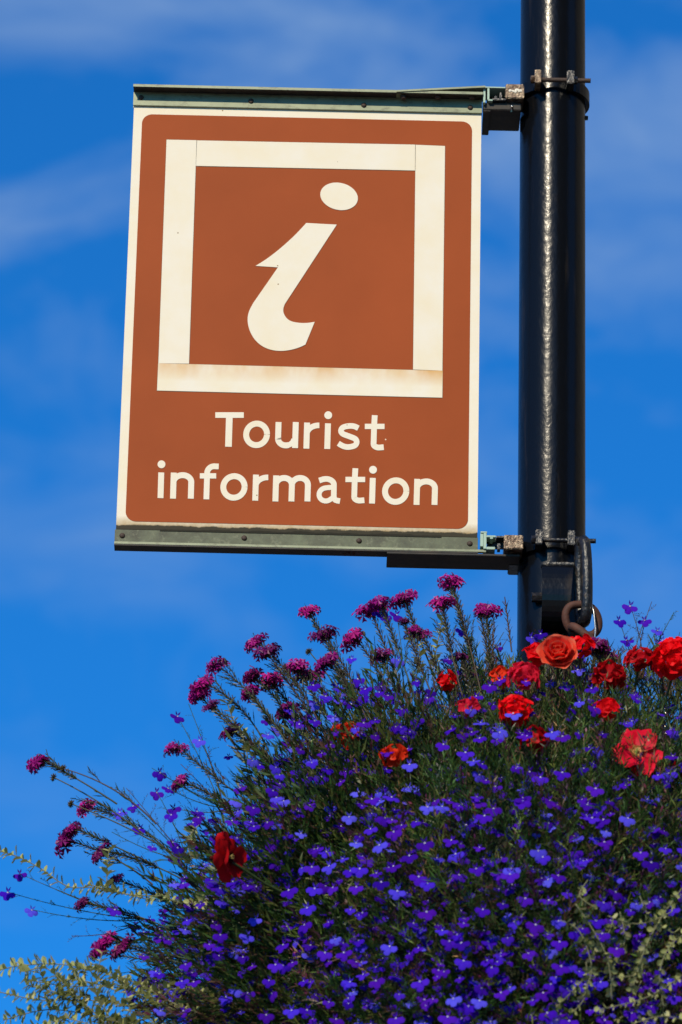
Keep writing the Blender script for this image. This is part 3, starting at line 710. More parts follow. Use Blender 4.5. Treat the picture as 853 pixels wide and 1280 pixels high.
def add_lobelia(p_, nrm, sc=1.0, px=None, py=None):
    if px is None: px, py = P(p_)
    pl = nearest(px, py)
    z = Vector(nrm).normalized(); up = Vector((R.uniform(-.35, .35), R.uniform(-.1, .1), 1)); x = up.cross(z).normalized(); y = z.cross(x)
    m_ = Matrix((x, y, z)).transposed().to_4x4() @ Matrix.Scale(sc, 4); m_.translation = p_
    pl[4] += 1
    return link('flower', LM[R.randrange(len(LM))], pl[2], m_)

# sprig cloud over the front, sides and top of the mound
tocam = (CAM - Vector(CEN)).normalized()
ga = PI * (3 - math.sqrt(5)); NS = 26000
for i in range(NS):
    z = 1 - 2 * (i + .5) / NS; th_ = ga * i; rr_ = math.sqrt(1 - z * z); d = Vector((rr_ * math.cos(th_), rr_ * math.sin(th_), z))
    if d.dot(tocam) < -.30: continue
    if z < -.35: continue
    kk = R.uniform(.75, .90) * (1 - .05 * (d.x < -.55)) * (1 + .045 * mn.noise(d * 5 + Vector((3, 1, 7))))
    p_ = Vector(CEN) + d * RC * kk; px, py = P(p_)
    if px > 960 or py > 1370: 
        if R.random() < .6: continue
    pl = nearest(px, py)
    nz = mn.noise(d * 6); u = R.random()
    if u < .30: col = PAL['dark']
    elif u < .56: col = PAL['mid']
    elif u < .74: col = PAL['olive']
    elif u < .80: col = PAL['bright']
    elif u < .90: col = PAL['brown']
    elif u < .97: col = PAL['plum']
    else: col = PAL['tan']
    v = R.uniform(.85, 1.95); col = tuple(c_ * v for c_ in col)
    dd = d + Vector((R.uniform(-.6, .6), R.uniform(-.6, .6), R.uniform(-.1, .9)))
    put_sprig(pl[3], SPR, p_, dd, R.uniform(.055, .105), col, .8)
# airy outer stems, longest on the left slope and over the top
for i in range(2100):
    an = math.radians(R.uniform(8, 185) if i % 2 else R.uniform(100, 188)) ; yy = R.uniform(-.75, .45)
    d = Vector((math.cos(an), yy, max(-.2, math.sin(an)))).normalized()
    p_ = Vector(CEN) + d * RC * R.uniform(.82, .93); px, py = P(p_)
    left = math.cos(an) < -.45
    ln = R.uniform(.07, .20) if left else R.uniform(.05, .12)
    if left: ln *= R.uniform(1.0, 1.45)
    dd = d * 1.1 + Vector((R.uniform(-.6, .6), R.uniform(-.5, .4), R.uniform(-.25, .75)))
    u = R.random(); col = PAL['mid'] if u < .4 else PAL['olive'] if u < .7 else PAL['brown'] if u < .85 else PAL['dark']
    pl = nearest(px, py); put_sprig(pl[3], SPR if ln < .085 and R.random() < .5 else BARE, p_, dd, ln, col, .62)
    if R.random() < (.34 if left else .13):
        t_ = p_ + dd.normalized() * ln; q_ = P(t_)
        if q_[1] > 770: add_lobelia(t_, Vector((R.uniform(-.7, .5), -1, R.uniform(-.1, .9))), R.uniform(.6, .95))

# leafy filler among the outer stems on the left slope
for i in range(1100):
    an = math.radians(R.uniform(112, 188)); d = Vector((math.cos(an), R.uniform(-.55, .35), math.sin(an))).normalized()
    p_ = Vector(CEN) + d * RC * R.uniform(.86, 1.10 if R.random() < .5 else .98); px, py = P(p_); pl = nearest(px, py)
    put_sprig(pl[3], SPR, p_, d * .7 + Vector((R.uniform(-.7, .7), R.uniform(-.5, .5), R.uniform(-.3, .9))), R.uniform(.03, .065), tuple(c_ * R.uniform(.8, 1.5) for c_ in R.choice([PAL['mid'], PAL['olive'], PAL['mid'], PAL['brown'], PAL['bright']])), .9)
# upright stems crowding the top of the mound round the red blooms
for i in range(420):
    px = R.uniform(560, 905); y = R.uniform(-.24, .08); A = S(px, R.uniform(865, 905), y); pl = nearest(px, 850)
    dd = Vector((R.uniform(-.35, .35), R.uniform(-.3, .2), 1)); ln = R.uniform(.05, .125); col = R.choice([PAL['mid'], PAL['olive'], PAL['brown'], PAL['dark'], PAL['bright']])
    put_sprig(pl[3], SPR if R.random() < .6 else BARE, A, dd, ln, col, .75)
    if R.random() < .10: add_lobelia(A + dd.normalized() * ln, Vector((R.uniform(-.6, .6), -1, R.uniform(0, .8))), R.uniform(.6, .9), px, 850)
# flowers over the mound, kept apart from each other
placed = []
def far(px, py, dmin):
    for a, b_ in placed:
        if (a - px) ** 2 + ((b_ - py) * 1.25) ** 2 < dmin * dmin: return False
    return True
REDZONES = [(700, 820, 28), (797, 937, 33), (838, 825, 27), (287, 1070, 26)]
# the ones that stand out in the photograph
BRIGHT = [(653, 997), (617, 1010), (606, 1019), (676, 971), (703, 965), (745, 985), (531, 1053), (512, 1069), (535, 1103), (533, 1139), (604, 1136), (600, 1250), (638, 1092), (654, 1001), (524, 1095), (488, 1182), (470, 1225), (525, 1226), (345, 1077), (318, 1103), (307, 1100), (361, 1112), (394, 1110), (384, 1134), (280, 1184), (320, 1148), (407, 1190), (365, 1262), (230, 1270), (450, 1085), (477, 1102), (497, 1113), (439, 1088), (657, 1122), (753, 1166), (771, 1185), (814, 1077), (801, 1065), (702, 1207), (684, 1265), (712, 1275), (560, 1270), (495, 1272), (640, 1085), (755, 1052), (535, 1008), (446, 1108), (456, 905), (475, 765), (596, 870), (690, 915), (703, 920), (739, 860), (722, 837), (708, 857), (440, 880), (420, 895), (375, 905), (512, 955), (555, 930), (582, 940), (595, 1085), (785, 1022), (670, 1155), (626, 1240), (745, 1150), (580, 1200), (430, 1190), (345, 1205), (260, 1215), (215, 1235), (310, 1240), (855, 1060), (843, 1245), (790, 1265)]
for px, py in BRIGHT:
    p_ = shell_point(px, py, 1.0)
    if p_ is None: p_ = S(px, py, -.25)
    d = (p_ - Vector(CEN)).normalized(); placed.append((px, py))
    add_lobelia(p_, d * .5 + Vector((R.uniform(-.25, .25), -.75, R.uniform(.1, .5))), R.uniform(.88, 1.08))
for i in range(9000):
    px = R.uniform(60, 925); py = R.uniform(800, 1350)
    kk = R.uniform(.86, 1.01); p_ = shell_point(px, py, kk)
    if p_ is None: continue
    if any((px - a) ** 2 + (py - b_) ** 2 < r_ * r_ for a, b_, r_ in REDZONES): continue
    dens = 19.5 + 18 * max(-.35, mn.noise(Vector((px / 55, py / 55, 2)))) + (4 if py < 950 else 0)
    if not far(px, py, dens): continue
    placed.append((px, py)); d = (p_ - Vector(CEN)).normalized()
    add_lobelia(p_, d * .5 + Vector((R.uniform(-.8, .8), -.6, R.uniform(-.25, 1.1))), R.uniform(.62, 1.05))
    for _k in range(R.choice([0, 0, 1, 1, 2, 3])):      # a few more on the same stem end
        qx, qy = px + R.uniform(-13, 13), py + R.uniform(-9, 9); q_ = shell_point(qx, qy, kk - .01)
        if q_ is None: continue
        placed.append((qx, qy)); add_lobelia(q_, d * .5 + Vector((R.uniform(-1, 1), -.5, R.uniform(-.4, 1.1))), R.uniform(.5, .95))
# smaller flowers and half open buds deeper between the leaves
deep = 0
for i in range(6000):
    px = R.uniform(100, 925); py = R.uniform(840, 1350); p_ = shell_point(px, py, R.uniform(.82, .90))
    if p_ is None or not far(px, py, 11) or deep > 380: continue
    if any((px - a) ** 2 + (py - b_) ** 2 < r_ * r_ for a, b_, r_ in REDZONES): continue
    placed.append((px, py)); deep += 1; d = (p_ - Vector(CEN)).normalized()
    add_lobelia(p_, d * .4 + Vector((R.uniform(-1, 1), -.4, R.uniform(-.6, 1.1))), R.uniform(.45, .8))
# lobelia stems with flowers seen against the sky: stem points then flowers
def sky_spray(base, tips, y, th_=.0013):
    pl = nearest(*base)
    for tx, ty, fl in tips:
        A = S(base[0] + R.uniform(-6, 6), base[1], y); B_ = S(tx, ty, y + R.uniform(-.03, .03)); d = (B_ - A); ln = d.length
        mid = (A + B_) / 2 + Vector((R.uniform(-.01, .01), 0, -.01)) + (Vector((.02 if tx < base[0] else -.02, 0, -.01)))
        pts = [A * (1 - t) ** 2 + mid * 2 * t * (1 - t) + B_ * t * t for t in [k / 9 for k in range(10)]]
        mb = MB(); mb.tube(pts, [th_ * (1 - .5 * k / 9) for k in range(10)], 4)
        tri = []
        for f in mb.f:
            tri += [(f[0], f[k], f[k + 1]) for k in range(1, len(f) - 1)]
        col = np.array(R.choice([PAL['olive'], PAL['mid'], PAL['brown']])); vv = np.array([tuple(v) for v in mb.v])
        pl[3].put(vv, np.array(tri), np.tile(col, (len(vv), 1)))
        for k in range(2, 9):
            put_sprig(pl[3], BARE, pts[k], (pts[min(9, k + 1)] - pts[k]).normalized() + Vector((R.uniform(-1, 1), R.uniform(-.6, .6), .2)), R.uniform(.012, .028), tuple(col), 1.6)
        if fl: add_lobelia(B_, Vector((R.uniform(-.5, .5), -.9, R.uniform(0, .6))), R.uniform(.8, 1.0), *base)
sky_spray((800, 850), [(788, 757, 1), (774, 775, 1), (806, 775, 1), (822, 788, 1), (815, 752, 0), (843, 765, 0), (783, 800, 1), (838, 830, 0)], -.18)
sky_spray((835, 880), [(850, 790, 0), (828, 800, 1)], -.2)
sky_spray((600, 870), [(578, 788, 1), (590, 800, 0), (566, 800, 0), (630, 790, 0)], -.12)
sky_spray((505, 900), [(482, 770, 1), (496, 768, 1), (448, 848, 1), (472, 835, 0)], -.15)
sky_spray((180, 1150), [(10, 1115, 1), (40, 1137, 1), (25, 1092, 1), (70, 1112, 0), (90, 1170, 0)], -.08)
sky_spray((230, 1075), [(167, 1007, 1), (150, 1015, 1), (158, 985, 0), (196, 990, 1), (175, 1035, 1), (140, 1040, 0)], -.1)
sky_spray((280, 1010), [(236, 880, 0), (222, 895, 1), (250, 925, 1), (200, 965, 1), (210, 985, 1), (190, 960, 0), (226, 955, 0), (217, 1010, 1)], -.1)
sky_spray((700, 850), [(676, 792, 1), (690, 805, 1), (664, 796, 1)], -.2)

# ------------------------------------------------------------------ verbena
def verbena_head(seed, dark):
    r = random.Random(seed); mb = MB(); s_ = .036; nf = 22
    lobes = [Vector((s_ * .42 * math.cos(t), s_ * .42 * math.sin(t), s_ * r.uniform(-.32, .12))) for t in (r.uniform(0, 2), r.uniform(2.1, 4.1), r.uniform(4.2, 6.2))]
    for i in range(nf):
        u = (i + .5) / nf; pol = math.acos(1 - u * .85); az = i * 2.4
        d = Vector((math.sin(pol) * math.cos(az), math.sin(pol) * math.sin(az), math.cos(pol) * .42)); rad = s_ * r.uniform(.60, 1.12)
        c0 = d * rad * .70 + lobes[i % 3] + Vector((0, 0, -.25 * s_)); nn, a, b_ = frame_of(d + Vector((r.uniform(-.3, .3), r.uniform(-.3, .3), r.uniform(0, .5))), r.uniform(0, 6))
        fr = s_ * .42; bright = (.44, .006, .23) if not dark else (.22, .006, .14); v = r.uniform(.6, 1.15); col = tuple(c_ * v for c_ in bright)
        mb.tube([Vector((0, 0, -.6 * s_)) + d * rad * .2, c0], .0009, 3, 0, (.05, .02, .05), False)
        for k in range(5):
            an = 2 * PI * k / 5; dd = a * math.cos(an) + b_ * math.sin(an); pp = -a * math.sin(an) + b_ * math.cos(an)
            mb.add([c0, c0 + dd * fr * .95 + pp * fr * .40 - nn * fr * .15, c0 + dd * fr * .78, c0 + dd * fr * .95 - pp * fr * .40 - nn * fr * .15], [(0, 1, 2), (0, 2, 3)], 0, col)
    return mb.mesh('flower_head', VERB)
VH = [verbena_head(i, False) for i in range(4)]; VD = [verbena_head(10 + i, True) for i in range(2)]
def bud_head():
    mb = MB(); r = random.Random(5)
    for i in range(26):
        u = (i + .5) / 26; pol = math.acos(1 - u * 1.3); az = i * 2.4; d = Vector((math.sin(pol) * math.cos(az), math.sin(pol) * math.sin(az), math.cos(pol)))
        mb.tube([d * .003, d * .009, d * .0125], [.0012, .0016, .0005], 4, 0, (.09, .07, .035) if i % 3 else (.12, .09, .04), False)
    return mb.mesh('bud_head', LEAF)
BH = bud_head()
VP = [
 ('verbena_plant', 'magenta verbena spray leaning furthest left across open sky', [(47, 947, .85, 0), (103, 1007, .7, 0), (90, 1005, .0, 2), (76, 1048, 1.0, 0), (88, 1032, .65, 0), (124, 1062, .7, 1), (68, 972, .0, 2), (80, 961, .0, 2), (142, 1098, .5, 1)]),
 ('verbena_plant', 'lowest magenta verbena spray above the silver leaved trails', [(128, 1172, .95, 0), (150, 1180, .8, 1), (118, 1190, .5, 1), (100, 1128, .6, 1)]),
 ('verbena_plant', 'magenta verbena spray at the left edge of the upper slope', [(267, 828, .75, 0), (250, 850, .9, 0), (245, 865, .8, 0), (220, 931, .7, 0), (285, 912, .7, 1), (262, 880, .5, 1), (222, 975, .7, 0)]),
 ('verbena_plant', 'broad magenta verbena spray with many heads left of the sky gap', [(383, 760, .72, 0), (403, 789, .8, 1), (317, 798, .72, 0), (331, 811, .8, 1), (313, 840, .8, 1), (332, 848, .95, 0), (307, 862, .75, 0), (368, 829, .85, 0), (386, 838, .9, 0), (405, 824, .8, 0), (358, 882, .95, 1), (387, 815, 0, 2), (426, 846, 0, 2)]),
 ('verbena_plant', 'magenta verbena spray standing under the middle of the sign', [(440, 793, .9, 0), (462, 757, .95, 0), (474, 750, .8, 0), (504, 744, .85, 0), (524, 786, .75, 0), (475, 817, .75, 1), (412, 820, .5, 0), (428, 842, 0, 2), (505, 775, .4, 1), (575, 818, .5, 1)]),
 ('verbena_plant', 'tallest magenta verbena spray between the sign and the post', [(563, 722, .8, 0), (552, 747, .85, 0), (560, 730, .5, 1), (608, 757, .85, 0), (600, 763, .5, 0)]),
 ('verbena_plant', 'small magenta verbena cluster right of the coral rose', [(752, 806, .9, 1), (762, 820, .6, 0), (746, 800, .6, 0)]),
]
for nm, lab, heads in VP:
    ps = []
    for hx, hy, sc, kd in heads:
        y = R.uniform(-.28, .02); dx, dy = 700 - hx, 1330 - hy; l_ = math.hypot(dx, dy); st = R.uniform(115, 165) if l_ > 520 else R.uniform(70, 120)
        bx, by = hx + dx / l_ * st, hy + dy / l_ * st * (1.0) + R.uniform(-6, 6)
        ps.append((S(hx, hy, y), S(bx + R.uniform(-8, 8), by, y - .02), sc, kd))
    root = empty(nm, ps[0][1], lab, 'flower plant')
    for H_, B_, sc, kd in ps:
        d = (H_ - B_); ln = d.length; side = Vector((d.z, 0, -d.x)).normalized() * R.uniform(-.3, 1.2) * .035 * (1 if H_.x > B_.x else -1)
        mid = (H_ + B_) / 2 - side; mid.y -= .01
        pts = [B_ * (1 - t) ** 2 + mid * 2 * t * (1 - t) + H_ * t * t for t in [k / 14 for k in range(15)]]
        mb = MB(); colr = R.choice([(.07, .075, .03), (.06, .085, .025), (.085, .055, .035)])
        mb.tube(pts, [.0021 - .0008 * k / 14 for k in range(15)], 5, 0, colr, False)
        if kd != 2:
            nn_ = int(ln * R.uniform(300, 420)); start = R.choice([.15, .35, .5])
            for i in range(nn_):
                t = start + (.985 - start) * i / nn_; f_ = t * 14; k = min(13, int(f_)); p_ = pts[k].lerp(pts[k + 1], f_ - k); td = (pts[k + 1] - pts[k]).normalized()
                _, a, b_ = frame_of(td, i * 2.4); dr = (td * 1.25 + a * .85).normalized(); q_ = p_ + dr * R.uniform(.011, .019)
                cl_ = (.05, .035, .03) if R.random() < .55 else (.06, .07, .025)
                w_ = dr.cross(b_) * .0012; mb.add([p_ - b_ * .0016, p_ + b_ * .0016, q_ + w_, q_ - w_], [(0, 1, 2, 3)], 0, cl_)
        # short side shoots, some ending in a bud
        for i in range(R.choice([1, 2, 3])):
            k = R.randrange(4, 11); td = (pts[k + 1] - pts[k]).normalized(); _, a, b_ = frame_of(td, R.uniform(0, 6.28)); l2 = R.uniform(.03, .065)
            sh = [pts[k] + (td * t + a * (.7 * t - .25 * t * t)) * l2 for t in (0, .3, .6, 1)]; mb.tube(sh, [.0012, .001, .0009, .0007], 4, 0, colr, False)
            for j in range(9):
                q0 = sh[0].lerp(sh[3], .25 + .75 * j / 9); _, a2, b2 = frame_of(td + a, j * 2.4); dr = (td + a * .5 + a2 * .8).normalized(); q1 = q0 + dr * R.uniform(.009, .016)
                mb.add([q0 - b2 * .0013, q0 + b2 * .0013, q1 + b2 * .0008, q1 - b2 * .0008], [(0, 1, 2, 3)], 0, (.06, .08, .03))
        # a few narrow side leaves low down
        for i in range(5):
            t = R.uniform(.05, .6); k = int(t * 14); td = (pts[k + 1] - pts[k]).normalized(); _, a, b_ = frame_of(td, R.uniform(0, 6.28))
            dr = (td + a * .7).normalized(); l2 = R.uniform(.018, .04); mb.add([pts[k], pts[k] + dr * l2 * .5 + b_ * .002, pts[k] + dr * l2, pts[k] + dr * l2 * .5 - b_ * .002], [(0, 1, 2, 3)], 0, (.05, .08, .025))
        mb.build('flower_stem', LEAF, root)
        td = (pts[-1] - pts[-2]).normalized(); z = (td + Vector((0, -.25, .6))).normalized() if kd != 2 else td
        d_, a, b_ = frame_of(z, R.uniform(0, 6.28)); m_ = Matrix((a, b_, d_)).transposed().to_4x4() @ Matrix.Scale(sc * 1.12 if kd != 2 else .8, 4); m_.translation = pts[-1]
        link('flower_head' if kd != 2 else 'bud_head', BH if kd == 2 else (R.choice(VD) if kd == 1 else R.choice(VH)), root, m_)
# spent brown seed spikes against sky and post
for bx, by, tx, ty, lab in ((640, 815, 632, 752, 'dry brown seed spike standing beside the left edge of the post'), (614, 850, 618, 782, 'dark narrow leaved spike just left of the dry seed spike')):
    A, B_ = S(bx, by, -.15), S(tx, ty, -.15); root = empty('seed_spike', A, lab, 'plant stalk')
    mb = MB(); mb.tube([A, (A + B_) / 2, B_], [.0018, .0014, .0008], 5, 0, (.09, .06, .035), False); mb.build('stalk', LEAF, root)
    mb = MB()
    for i in range(34):
        t = .15 + .85 * i / 34; p_ = A.lerp(B_, t); td = (B_ - A).normalized(); _, a, b_ = frame_of(td, i * 2.4); dr = (td * 1.3 + a).normalized(); q_ = p_ + dr * .014
        mb.add([p_ - b_ * .0014, p_ + b_ * .0014, q_ + b_ * .0008, q_ - b_ * .0008], [(0, 1, 2, 3)], 0, (.16, .085, .05) if 'dry' in lab else (.05, .075, .03))
    mb.build('husks', LEAF, root)

# ------------------------------------------------------------------ red blooms
def petal(mb, c0, d, a, nrm, ln, wd, cup, col, ruff=.0, n=6, seed=0, tipc=None, basec=None):
    """broad rounded petal from c0 along d; a = width axis; cup = lift along nrm"""
    r = random.Random(seed); b0 = len(mb.v); vs = []; cols = []
    for i in range(n + 1):
        t = i / n; w_ = wd * math.sin(PI * min(1, .12 + .72 * t ** .8)) ** .8 * (1 if t < .999 else .75)
        for j in range(5):
            s_ = (j - 2) / 2; z = cup * (t ** 1.6) * ln + abs(s_) ** 2 * w_ * .18 * (1 if cup >= 0 else -1) + ruff * ln * math.sin(j * 2.3 + i * 1.1 + seed) * t
            vs.append(c0 + d * (ln * t - ln * .10 * s_ * s_ * t) + a * (s_ * w_ / 2) + nrm * z)
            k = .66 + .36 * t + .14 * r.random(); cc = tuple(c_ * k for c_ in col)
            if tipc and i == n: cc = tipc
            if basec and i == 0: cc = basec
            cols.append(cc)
    fs = [(i * 5 + j, i * 5 + j + 1, (i + 1) * 5 + j + 1, (i + 1) * 5 + j) for i in range(n) for j in range(4)]
    mb.add(vs, fs, 0, (1, 1, 1), True); mb.c[b0:b0 + len(vs)] = cols
def bloom_root(name, px, py, y, lab, cat, rad):
    q_ = shell_point(px, py, .94)
    if name == 'geranium_bloom' and py > 860: q_ = shell_point(px, py, .885)
    if name == 'geranium_bloom': y = min(y - .05, q_.y if q_ else 9)
    if name == 'petunia_bloom' and q_: y = q_.y - .01
    if name == 'double_rose': y -= .06
    c0 = S(px, py, y); root = empty(name, c0, lab, cat)
    mb = MB(); low = Vector(CEN) + (c0 - Vector(CEN)) * .8
    mb.tube([c0 + Vector((0, .012, -.006)), (c0 + low) / 2 + Vector((0, .03, 0)), low], [.003, .0028, .003], 6, 0, (.06, .10, .03), False); mb.build('stem', LEAF, root)
    return c0, root
# coral rose
c0, root = bloom_root('double_rose', 698, 821, -.30, 'coral red double rose with layered petals in front of the post', 'rose', .045)
ax = Vector((-.1, -1, .22)).normalized(); _, A_, B2 = frame_of(ax)
k = 0
for ringi, (cnt, ln, tilt, off) in enumerate(((6, .047, 12, .0), (6, .044, 32, .3), (5, .037, 52, .2), (5, .029, 66, .7), (4, .021, 77, .1), (3, .014, 84, .5))):
    for j in range(cnt):
        an = 2 * PI * (j + off) / cnt + R.uniform(-.15, .15); rd = A_ * math.cos(an) + B2 * math.sin(an); sd_ = ax.cross(rd)
        ti = math.radians(tilt + R.uniform(-5, 5)); d = rd * math.cos(ti) + ax * math.sin(ti); nn = ax * math.cos(ti) - rd * math.sin(ti)
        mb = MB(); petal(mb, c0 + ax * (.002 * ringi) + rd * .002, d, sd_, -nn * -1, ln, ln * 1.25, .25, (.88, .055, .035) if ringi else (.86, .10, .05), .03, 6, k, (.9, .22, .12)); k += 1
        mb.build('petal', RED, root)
# geranium heads
def floret_mesh(seed, col):
    r = random.Random(seed); mb = MB(); fr = .016
    for k in range(5):
        an = 2 * PI * k / 5 + r.uniform(-.12, .12); d = Vector((math.cos(an), math.sin(an), 0)); a = Vector((-d.y, d.x, 0))
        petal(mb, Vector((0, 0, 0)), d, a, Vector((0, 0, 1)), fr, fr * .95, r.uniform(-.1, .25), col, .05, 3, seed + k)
    mb.tube([(0, 0, 0), (0, 0, -.012)], [.0016, .001], 4, 0, (.10, .12, .03), False)
    return mb.mesh('floret', RED)
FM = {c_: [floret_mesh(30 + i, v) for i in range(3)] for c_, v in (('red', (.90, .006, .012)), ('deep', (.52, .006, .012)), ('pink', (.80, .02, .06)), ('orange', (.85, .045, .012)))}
def geranium(px, py, y, rad, n, lab, col, flat=.8):
    n = max(5, int(n * .62))
    c0, root = bloom_root('geranium_bloom', px, py, y, lab, 'geranium', rad)
    for i in range(n):
        u = (i + .5) / n; pol = math.acos(1 - u * 1.1); az = i * 2.4 + R.uniform(-.2, .2)
        ax_ = Vector((0, -1, .15)).normalized(); _, A_, B_ = frame_of(ax_); d = (A_ * math.cos(az) + B_ * math.sin(az)) * math.sin(pol) + ax_ * math.cos(pol)
        z, a, b_ = frame_of(d + Vector((R.uniform(-.3, .3), R.uniform(-.3, .3), R.uniform(-.2, .4))), R.uniform(0, 6.28))
        m_ = Matrix((a, b_, z)).transposed().to_4x4() @ Matrix.Scale(R.uniform(1.25, 1.65) * (rad / .04) ** .7, 4); m_.translation = c0 + Vector((d.x, d.y * .7, d.z * flat)) * rad * .72
        link('floret', R.choice(FM[col]), root, m_)
geranium(846, 824, -.30, .058, 24, 'large bright scarlet geranium head cut by the right edge of the photo', 'red')
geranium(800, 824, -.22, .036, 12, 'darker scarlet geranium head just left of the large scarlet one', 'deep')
geranium(671, 816, -.24, .030, 9, 'scarlet geranium head peeping out left of the coral rose', 'red')
geranium(726, 808, -.22, .034, 10, 'scarlet geranium head behind the upper right of the coral rose', 'red')
geranium(762, 845, -.26, .038, 13, 'deep red geranium half hidden below right of the coral rose', 'deep')
geranium(758, 886, -.40, .028, 8, 'small scarlet bloom tucked above the pinkish red petunia', 'red')
geranium(655, 846, -.30, .040, 14, 'pinkish red geranium low left of the coral rose', 'pink')
geranium(627, 846, -.26, .028, 8, 'orange red geranium left of the pinkish one near the post', 'orange')
geranium(645, 888, -.40, .040, 15, 'broad red geranium head screened by stems below the coral rose', 'red')
geranium(668, 925, -.45, .036, 12, 'deep red bloom deep among stems above the mound middle', 'deep')
geranium(558, 851, -.22, .024, 7, 'small scarlet bloom under the tallest verbena', 'red')
geranium(584, 884, -.32, .026, 7, 'faded dark pink bloom among stems left of the post', 'pink')
geranium(434, 917, -.22, .034, 12, 'orange red bloom on the left shoulder of the mound', 'orange')
geranium(492, 944, -.38, .032, 10, 'shaded orange bloom with small florets right of the left shoulder bloom', 'orange', .7)
geranium(848, 958, -.4, .024, 7, 'dark red bloom right of the pinkish petunia at the photo edge', 'deep')
# petunias
def petunia(px, py, y, ax_, rad, col, lab, throat, np_=6, ruff=.10, wf=1.12):
    c0, root = bloom_root('petunia_bloom', px, py, y, lab, 'petunia', rad)
    z, A_, B_ = frame_of(ax_)
    for k in range(np_):
        an = 2 * PI * (k + .2) / np_ + R.uniform(-.1, .1); rd = A_ * math.cos(an) + B_ * math.sin(an); sd_ = z.cross(rd)
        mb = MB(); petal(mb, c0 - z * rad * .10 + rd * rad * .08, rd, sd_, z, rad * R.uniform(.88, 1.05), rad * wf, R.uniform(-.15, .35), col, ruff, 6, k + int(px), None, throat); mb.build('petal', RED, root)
    mb = MB(); mb.tube([c0 + z * rad * .02, c0 - z * rad * .4, c0 - z * rad * .9], [rad * .24, rad * .12, rad * .08], 10, 0, throat, False); mb.build('throat', RED, root)
    mb = MB()
    for k in range(5): 
        an = k * 1.25; mb.tube([c0 - z * rad * .2, c0 + z * rad * .10 + (A_ * math.cos(an) + B_ * math.sin(an)) * rad * .08], .0012, 4, 0, (.55, .42, .15))
    mb.build('stamen', RED, root)
petunia(797, 938, -.62, Vector((.05, -1, .25)), .054, (.86, .010, .045), 'pinkish red ruffled petunia with yellow throat on the right of the mound', (.70, .45, .16), 6, .17, .98)
petunia(289, 1071, -.55, Vector((.88, -.42, -.08)), .052, (.66, .010, .014), 'dark red petunia seen from the side on the lower left of the mound', (.10, .005, .005), 6, .09, 1.35)

# ------------------------------------------------------------------ silver leaved trailing plants
def silver_leaf_mesh(seed):
    r = random.Random(seed); mb = MB(); ln = .025; wd = .0165
    vs = [(0, 0, 0), (wd * .5, ln * .45, .0015), (-wd * .5, ln * .45, .0015), (0, ln * .5, -.001), (wd * .36, ln * .8, .001), (-wd * .36, ln * .8, .001), (0, ln, -.002)]
    mb.add(vs, [(0, 1, 3), (0, 3, 2), (1, 4, 3), (3, 5, 2), (4, 6, 3), (3, 6, 5)], 0, r.choice([(.38, .40, .15), (.50, .48, .24), (.26, .31, .09)]), True); return mb.mesh('leaf', SILV)
SLM = [silver_leaf_mesh(i) for i in range(5)]
def silver(lab, trails, step=.010, sc=1.0):
    pt0 = trails[0][0]; root = empty('silver_leaf_plant', S(*pt0), lab, 'foliage plant')
    for tr in trails:
        pts = [S(*q_) for q_ in tr]; fine = []
        for i in range(len(pts) - 1):
            p0, p1, p2, p3 = pts[max(0, i - 1)], pts[i], pts[i + 1], pts[min(len(pts) - 1, i + 2)]
            for j in range(6):
                t = j / 6; fine.append(.5 * ((2 * p1) + (p2 - p0) * t + (2 * p0 - 5 * p1 + 4 * p2 - p3) * t * t + (3 * p1 - p0 - 3 * p2 + p3) * t ** 3))
        fine.append(pts[-1]); mb = MB(); mb.tube(fine, .0012, 5, 0, (.22, .22, .12), True); mb.build('trailing_stem', SILV, root)
        acc = 0; k = 0
        for i in range(len(fine) - 1):
            seg = fine[i + 1] - fine[i]; acc += seg.length
            while acc > step:
                acc -= step; k += 1; td = seg.normalized()
                for s_ in (0, PI):
                    an = k * 1.57 + s_ + R.uniform(-.5, .5); _, a, b_ = frame_of(td, an); y_ = (td * R.uniform(.2, .8) + a).normalized(); z_ = (td * .6 - a * .3 + Vector((0, -.4, .3))); x_ = y_.cross(z_).normalized(); z_ = x_.cross(y_)
                    m_ = Matrix((x_, y_, z_)).transposed().to_4x4() @ Matrix.Scale(R.uniform(.55, 1.15) * sc, 4); m_.translation = fine[i].lerp(fine[i + 1], R.random())
                    link('leaf', R.choice(SLM), root, m_)
silver('silver green trailing stem arching out to the left photo edge above the lower trails', [
    [(190, 1125, -.15), (120, 1110, -.15), (85, 1108, -.15), (50, 1085, -.15), (20, 1070, -.15), (-8, 1062, -.15)],
    [(215, 1120, -.2), (160, 1118, -.2), (110, 1105, -.18)], [(134, 1115, -.2), (134, 1085, -.2), (137, 1060, -.2)]])
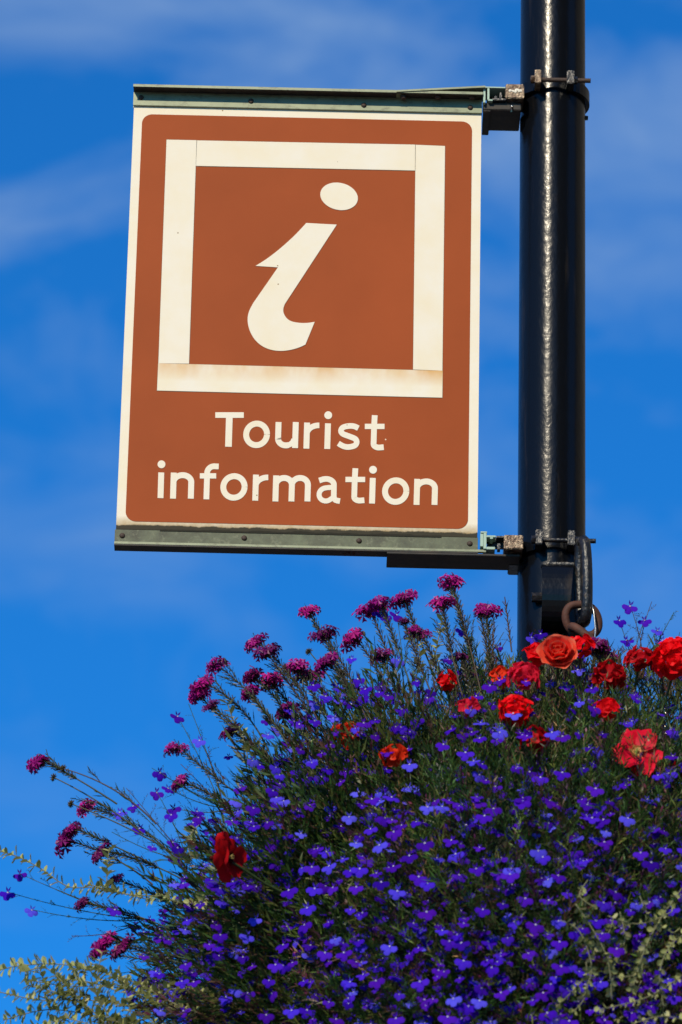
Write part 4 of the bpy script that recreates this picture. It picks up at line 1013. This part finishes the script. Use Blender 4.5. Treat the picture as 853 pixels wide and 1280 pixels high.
silver('tangle of silver green trailing stems filling the bottom left corner', [
    [(200, 1240, -.3), (130, 1215, -.3), (70, 1205, -.3), (20, 1208, -.3), (-8, 1215, -.3)], [(190, 1260, -.32), (110, 1250, -.32), (50, 1250, -.32), (0, 1240, -.32)],
    [(180, 1285, -.3), (120, 1270, -.3), (60, 1262, -.3), (5, 1275, -.3)], [(140, 1275, -.34), (120, 1240, -.34), (128, 1190, -.34)], [(62, 1262, -.28), (58, 1235, -.28), (50, 1212, -.28)], [(100, 1255, -.28), (85, 1230, -.28), (115, 1205, -.28)],
    [(170, 1300, -.36), (160, 1250, -.36), (150, 1215, -.36)], [(95, 1290, -.3), (80, 1275, -.3), (30, 1290, -.3)]] +
    [[(x_ + 60, y_ + R.uniform(5, 40), -.34), (x_ + 25, y_ + R.uniform(-5, 15), -.33), (x_ - R.uniform(0, 30), y_ + R.uniform(-15, 10), -.32)] for x_, y_ in [(R.uniform(20, 230), R.uniform(1205, 1295)) for _k in range(20)]], .008, .95)
silver('silver green sprig rising left of the broad verbena heads', [[(312, 960, -.2), (305, 925, -.2), (292, 900, -.2), (284, 878, -.2)], [(330, 980, -.2), (318, 940, -.2), (328, 920, -.2)]])
silver('pale silver green sprig below the middle verbena against the sky', [[(540, 850, -.1), (545, 815, -.1), (550, 790, -.1), (553, 775, -.1)], [(520, 850, -.1), (525, 815, -.1), (515, 800, -.1)]])
silver('pale sprig poking out beside the sky gap on the left slope', [[(385, 980, -.3), (395, 940, -.3), (378, 915, -.3)]])
def onshell(l, k=1.02):
    out = []
    for px, py in l:
        q_ = shell_point(px, py, k); out.append((px, py, q_.y if q_ else -.3))
    return out
silver('silver green trailing stems woven through the lower right of the mound', [
    onshell([(853, 1110), (825, 1150), (805, 1190), (790, 1240)]), onshell([(870, 1160), (840, 1180), (825, 1215), (830, 1260)]), onshell([(720, 1130), (740, 1160), (760, 1200), (765, 1250)]),
    onshell([(860, 1215), (830, 1235), (800, 1250), (750, 1262)]), onshell([(735, 1100), (725, 1120), (745, 1135)]), onshell([(870, 1280), (830, 1270), (790, 1280)]), onshell([(760, 1145), (800, 1155), (840, 1140)]),
    onshell([(700, 1150), (725, 1165), (740, 1210), (730, 1240)]), onshell([(800, 1120), (815, 1150), (850, 1170)])] + [onshell([(x_, y_), (x_ + R.uniform(-25, 25), y_ + R.uniform(15, 40)), (x_ + R.uniform(-40, 40), y_ + R.uniform(35, 70))], R.uniform(.90, .99)) for x_, y_ in [(R.uniform(720, 870), R.uniform(1130, 1270)) for _k in range(10)]], .012, .68)
silver('few pale leaves beside the dark red petunia on the left', [onshell([(250, 1030), (235, 1050), (240, 1075)]), onshell([(270, 1120), (235, 1130), (205, 1120)])], .012, 1.0)

for ax_, ay_, o, cl, cnt in plants:
    f = cl.build('foliage', LEAF, o); f['kind'] = 'stuff'
    print('plant', ax_, ay_, cnt, cl.n)
